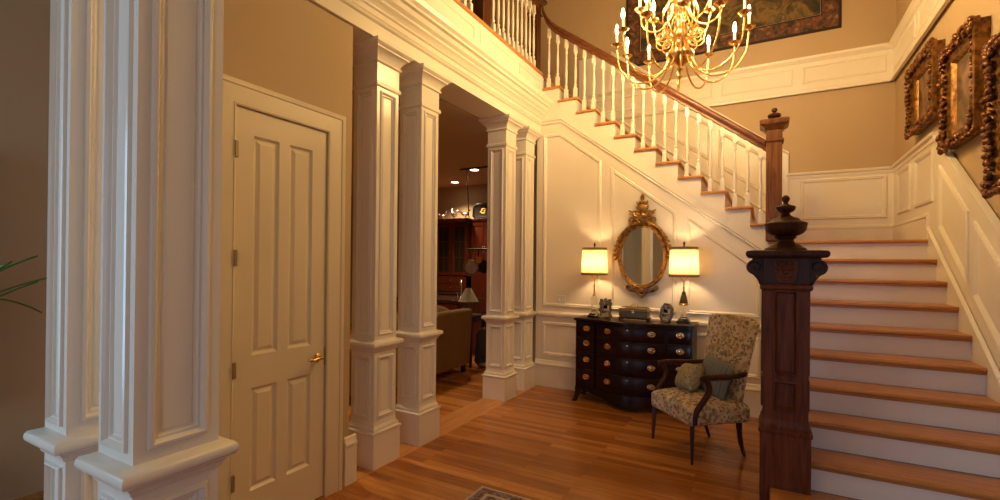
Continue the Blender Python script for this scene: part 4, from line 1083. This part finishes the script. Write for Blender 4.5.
# items on top of the hutch
def bird(name, label, loc, rz_, s):
    m = MB(); m.ell((0, 0, .09), (.075, .04, .045), 10, 8); m.tube([(.05, 0, .10), (.08, 0, .15), (.085, 0, .18)], [.026, .016, .018], 8)
    m.ell((.09, 0, .185), (.026, .018, .02), 8, 6); m.tube([(.105, 0, .185), (.135, 0, .178)], [.008, .002], 6)
    m.tube(catmull([(-.06, 0, .10), (-.10, 0, .15), (-.13, 0, .16), (-.15, 0, .13)], 3), [.02]*5+[.012]*3+[.005]*2, 6)
    m.tube([(.01, .012, .05), (.012, .012, 0)], .006, 6); m.tube([(.01, -.012, .05), (.012, -.012, 0)], .006, 6); m.lathe([(.05, 0), (.05, .008), (.01, .012)], n=12)
    m.v = [(a*s, b*s, c*s) for a, b, c in m.v]
    o = m.build(name, M['steel'], smooth=60); o.location = loc; o.rotation_euler = (0, 0, rz_)
    return tag(o, label, 'ornament', 'shiny metal ornaments on the hutch')
ZH = 2.456
bird('metal_bird', 'leftmost small shiny metal bird on top of the hutch', (-5.97, HY+.18, ZH), .4, .9)
bird('metal_bird', 'tallest shiny metal bird on top of the hutch', (-5.68, HY+.20, ZH), 2.7, 1.15)
bird('metal_bird', 'rightmost shiny metal bird on the hutch, next to the black tray', (-5.38, HY+.16, ZH), .3, .95)
ty = thing('serving_tray', 'black cut cornered tray with gold centre standing on the cabinets', 'tray', (-5.03, HY+.28, 2.447))
o8 = [(-.17, 0), (.17, 0), (.25, .07), (.25, .27), (.17, .34), (-.17, .34), (-.25, .27), (-.25, .07)]
m = MB(); m.T = Matrix.Rotation(R(-10), 4, 'X'); m.mold(o8, (0, 0, 0), ux, uz, un, [(0, -.01), (0, .02), (.02, .022), (.04, .004), (.05, .002)], cap=True); m.prism(o8, 'y', .002, .010)
m.build('tray', M['black'], ty, smooth=30)
m = MB(); m.T = Matrix.Rotation(R(-10), 4, 'X')
for k_ in range(9):
    a = 2*PI*k_/9; m.ell((.06*math.cos(a)*(1 if k_ % 2 else .6), -.006, .17+.05*math.sin(a)), (.03, .004, .018), 8, 6)
m.build('gold_motif', M['giltflat'], ty, smooth=60)

# island with sink
isl = thing('kitchen_island', 'dark counter with sink below the hutch, behind the sofa', 'counter', (-4.95, 6.75, 0))
MB().box(-1.2, .62, -.32, .32, 0, .89).build('cabinet', M['kcab'], isl)
MB().box(-1.24, .66, -.36, .36, .89, .93).build('countertop', M['granite'], isl, bevel=.006)
for i in range(3):
    x = -1.16+i*.59; d = MB().box(x, x+.56, -.34, -.32, .12, .68).build('door', M['kcab'], isl, bevel=.005)
    d = MB().box(x, x+.56, -.34, -.32, .71, .86).build('drawer', M['kcab'], isl, bevel=.005); MB().ell((x+.28, -.352, .79), (.016, .014, .014), 8, 6).build('knob', M['steel'], d)
MB().box(.62, .635, -.28, .28, .12, .86).build('end_panel', M['kcab'], isl, bevel=.005)
fc = MB().tube(catmull([(0, 0, 0), (0, 0, .22), (.02, -.03, .30), (.06, -.09, .32), (.09, -.14, .27), (.09, -.14, .22)], 5), .012, 8)
fc.lathe([(.028, 0), (.028, .012), (.016, .03)], n=12); fc.tube([(-.07, 0, 0), (-.07, 0, .09)], .012, 8); fc.tube([(-.07, 0, .085), (-.10, -.03, .10)], .007, 6)
fa = fc.build('kitchen_faucet', M['steel'], smooth=60); fa.location = (-4.63, 6.90, .93)
tag(fa, 'arched steel faucet on the dark counter behind the sofa', 'faucet')
# console table with the small lamp behind the sofa end
sl = thing('small_table_lamp', 'small lamp with conical grey shade behind the sofa end', 'lamp', (-3.93, 6.06, .76))
MB().lathe([(.055, 0), (.055, .012), (.02, .03), (.012, .06), (.014, .10), (.010, .16), (.009, .22)], n=14).build('stem', M['silver'], sl, smooth=40)
s = MB(); n = 32; vs = []
for r_, z in ((.155, .20), (.04, .40), (.036, .40), (.150, .203)): vs += [(r_*math.cos(2*PI*i/n), r_*math.sin(2*PI*i/n), z) for i in range(n)]
fs = []
for a in range(4):
    b_ = (a+1) % 4
    for i in range(n): fs.append((a*n+i, a*n+(i+1) % n, b_*n+(i+1) % n, b_*n+i))
s.add(vs, fs).build('lamp_shade', M['shadegrey'], sl, smooth=50)
MB().lathe([(.006, .40), (.010, .41), (.004, .42), (0, .43)], n=10).build('finial', M['silver'], sl)
et = thing('end_table', 'dark end table under the small conical lamp', 'table', (-3.93, 6.06, 0))
MB().box(-.22, .20, -.22, .22, .73, .76).build('tabletop', M['mahogany'], et, bevel=.006)
for sx_ in (-1, 1):
    for sy_ in (-1, 1): MB().frustum((.014, .014), (.022, .022), -.01+sx_*.18, sy_*.19, 0, .73).build('leg', M['mahogany'], et)
MB().box(-.19, .17, -.19, .19, .66, .73).build('apron', M['mahogany'], et)
# dark bag next to the sofa end
bg = thing('upright_bag', 'dark upright bag standing on the floor past the sofa end', 'bag', (-3.62, 6.06, 0), R(20))
MB().prism([(-.14, .05), (.14, .05), (.15, .12), (.12, .50), (.07, .58), (-.07, .58), (-.12, .50), (-.15, .12)], 'y', -.10, .10).build('body', M['bag'], bg, bevel=.03, seg=3)
MB().tube(catmull([(-.06, 0, .57), (-.055, 0, .78), (0, 0, .82), (.055, 0, .78), (.06, 0, .57)], 4), .012, 8).build('handle', M['bag'], bg, smooth=60)
MB().box(-.09, .09, -.125, -.10, .16, .40).build('pocket', M['bag'], bg, bevel=.015)
for s_ in (-1, 1):
    w_ = MB(); w_.T = Matrix.Translation((s_*.11, .04, .04)) @ Matrix.Rotation(PI/2, 4, 'Y'); w_.lathe([(.01, -.015), (.04, -.015), (.04, .015), (.01, .015)], n=14); w_.build('wheel', M['black'], bg)
MB().ell((0, -.09, .05), (.07, .05, .035), 10, 8).build('base_guard', M['panbeige'], bg, smooth=60)
# hanging pot rack
pr = thing('pot_rack', 'iron pot rack hung by a rod from the kitchen ceiling', 'pot rack', (-4.25, 6.90, 1.78))
MB().box(-.42, .42, -.018, .018, 1.395, 1.419).build('ceiling_bar', M['iron'], pr)
MB().tube([(-.28, 0, 1.40), (-.20, 0, .02)], .010, 6).build('rod', M['iron'], pr); MB().tube([(.32, 0, 1.40), (.30, 0, .02)], .010, 6).build('rod', M['iron'], pr)
m = MB(); m.tube([(.10+.33*math.cos(2*PI*i/24), .20*math.sin(2*PI*i/24), 0) for i in range(25)], .012, 6); m.tube([(-.23, 0, 0), (.43, 0, 0)], .010, 6); m.build('rack_bar', M['iron'], pr)
for x in (-.15, -.01, .04): MB().tube([(x, 0, .015), (x+.012, 0, -.03), (x, 0, -.06), (x-.012, 0, -.045)], .005, 6).build('hook', M['iron'], pr)
def pan(label, loc, r_, m_, tilt, rz_):
    t = thing('frying_pan', label, 'pan', loc, rz_, 'pans hanging from the rack')
    p = MB(); p.T = Matrix.Rotation(PI/2, 4, 'X') @ Matrix.Translation((0, -r_-.20, 0))
    p.lathe([(0, 0), (r_*.8, 0), (r_, .045), (r_*.98, .047), (r_*.78, .005), (0, .005)], n=28); p.build('bowl', m_, t, smooth=40)
    MB().tube([(0, -.04, -.21), (0, -.03, -.10), (0, -.0, -.06)], [.010, .012, .012], 6).build('handle', M['iron'], t)
    return t
pan('bronze pan hanging from the rack, leftmost', (-4.40, 6.86, 1.80), .135, M['panbeige'], 0, R(25))
pan('dark pan hanging from the rack between the bronze and copper pans', (-4.26, 7.02, 1.80), .115, M['iron'], 0, R(50))
pan('small shiny copper pan hanging from the rack, rightmost', (-4.21, 6.80, 1.86), .065, M['copper'], 0, R(20))
# recessed lights
for x, y, lb in ((-5.52, 7.96, 'recessed ceiling light over the hutch, left of the two'), (-4.47, 7.05, 'recessed ceiling light by the pot rack, right of the two')):
    t = thing('recessed_light', lb, 'ceiling light', (x, y, 3.2), 0, 'recessed kitchen lights')
    MB().lathe([(.075, -.001), (.10, -.001), (.10, -.008), (.078, -.012), (.075, -.004)], n=28).build('trim_ring', M['plate'], t)
    MB().lathe([(0, -.005), (.076, -.005), (.076, -.002), (0, -.002)], n=28).build('lens', M['downlight'], t)

# ------------------------------------------------------------------ lights
def area(name, loc, rot, sx_, sy_, power, col):
    l = bpy.data.lights.new(name, 'AREA'); l.shape = 'RECTANGLE'; l.size = sx_; l.size_y = sy_; l.energy = power; l.color = col
    o = bpy.data.objects.new(name, l); C.objects.link(o); o.location = loc; o.rotation_euler = rot; return o
for i, (a, b) in enumerate(WX):
    area('window_daylight', ((a+b)/2, -2.22, 1.55), (R(90), 0, 0), b-a, 2.3, (66, 8, 5)[i], (.42, .70, 1.0))
for x, y in ((-5.52, 7.9), (-4.47, 7.0), (-6.5, 5.5), (-4.6, 3.2)):
    l = bpy.data.lights.new('downlight', 'SPOT'); l.energy = 190; l.color = (1, .72, .42); l.spot_size = R(115); l.spot_blend = .6; l.shadow_soft_size = .07
    o = bpy.data.objects.new('downlight', l); C.objects.link(o); o.location = (x, y, 3.185)
for x, y in ((-.9, 1.7), (-.9, -.4), (1.0, .6)):  # added warm fill spots, unseen and without fittings, to brighten the entrance side
    l = bpy.data.lights.new('entrance_fill', 'SPOT'); l.energy = 20; l.color = (1, .68, .28); l.spot_size = R(150); l.spot_blend = .8; l.shadow_soft_size = .08
    o = bpy.data.objects.new('entrance_fill', l); C.objects.link(o); o.location = (x, y, 3.60)
w = bpy.data.worlds.new('world'); sc.world = w; w.use_nodes = True
w.node_tree.nodes['Background'].inputs[0].default_value = (.55, .72, 1, 1); w.node_tree.nodes['Background'].inputs[1].default_value = 1.0

# ------------------------------------------------------------------ camera
F, CYP, YAW, PIT, ROLL = 471.73, 261.0, 29.1824, .2487, .5348
a, b, c = R(YAW), R(PIT), R(ROLL)
right = Vector((math.cos(a), math.sin(a), 0)); d = Vector((-math.sin(a), math.cos(a), 0)); zz = Vector((0, 0, 1))
fwd = d*math.cos(b)+zz*math.sin(b); upv = -d*math.sin(b)+zz*math.cos(b)
ex = right*math.cos(c)+upv*math.sin(c); ey = -right*math.sin(c)+upv*math.cos(c)
cam = bpy.data.cameras.new('camera'); cam.lens = F/1000*36; cam.sensor_width = 36; cam.shift_y = (CYP-250)/1000; cam.clip_start = .05
co = bpy.data.objects.new('camera', cam); C.objects.link(co)
m = Matrix.Identity(4)
for i, v_ in enumerate((ex, ey, -fwd)):
    for j in range(3): m[j][i] = v_[j]
m.translation = (0, 0, 1.55); co.matrix_world = m
sc.camera = co
# ------------------------------------------------------------------ view
sc.view_settings.view_transform = 'Standard'; sc.view_settings.look = 'None'
sc.view_settings.gamma = 1; sc.view_settings.use_curve_mapping = False; sc.view_settings.exposure = 0.16
sc.cycles.use_denoising = True
sc.cycles.max_bounces = 10; sc.cycles.diffuse_bounces = 6; sc.cycles.sample_clamp_indirect = 4
sc.cycles.caustics_reflective = False; sc.cycles.caustics_refractive = False
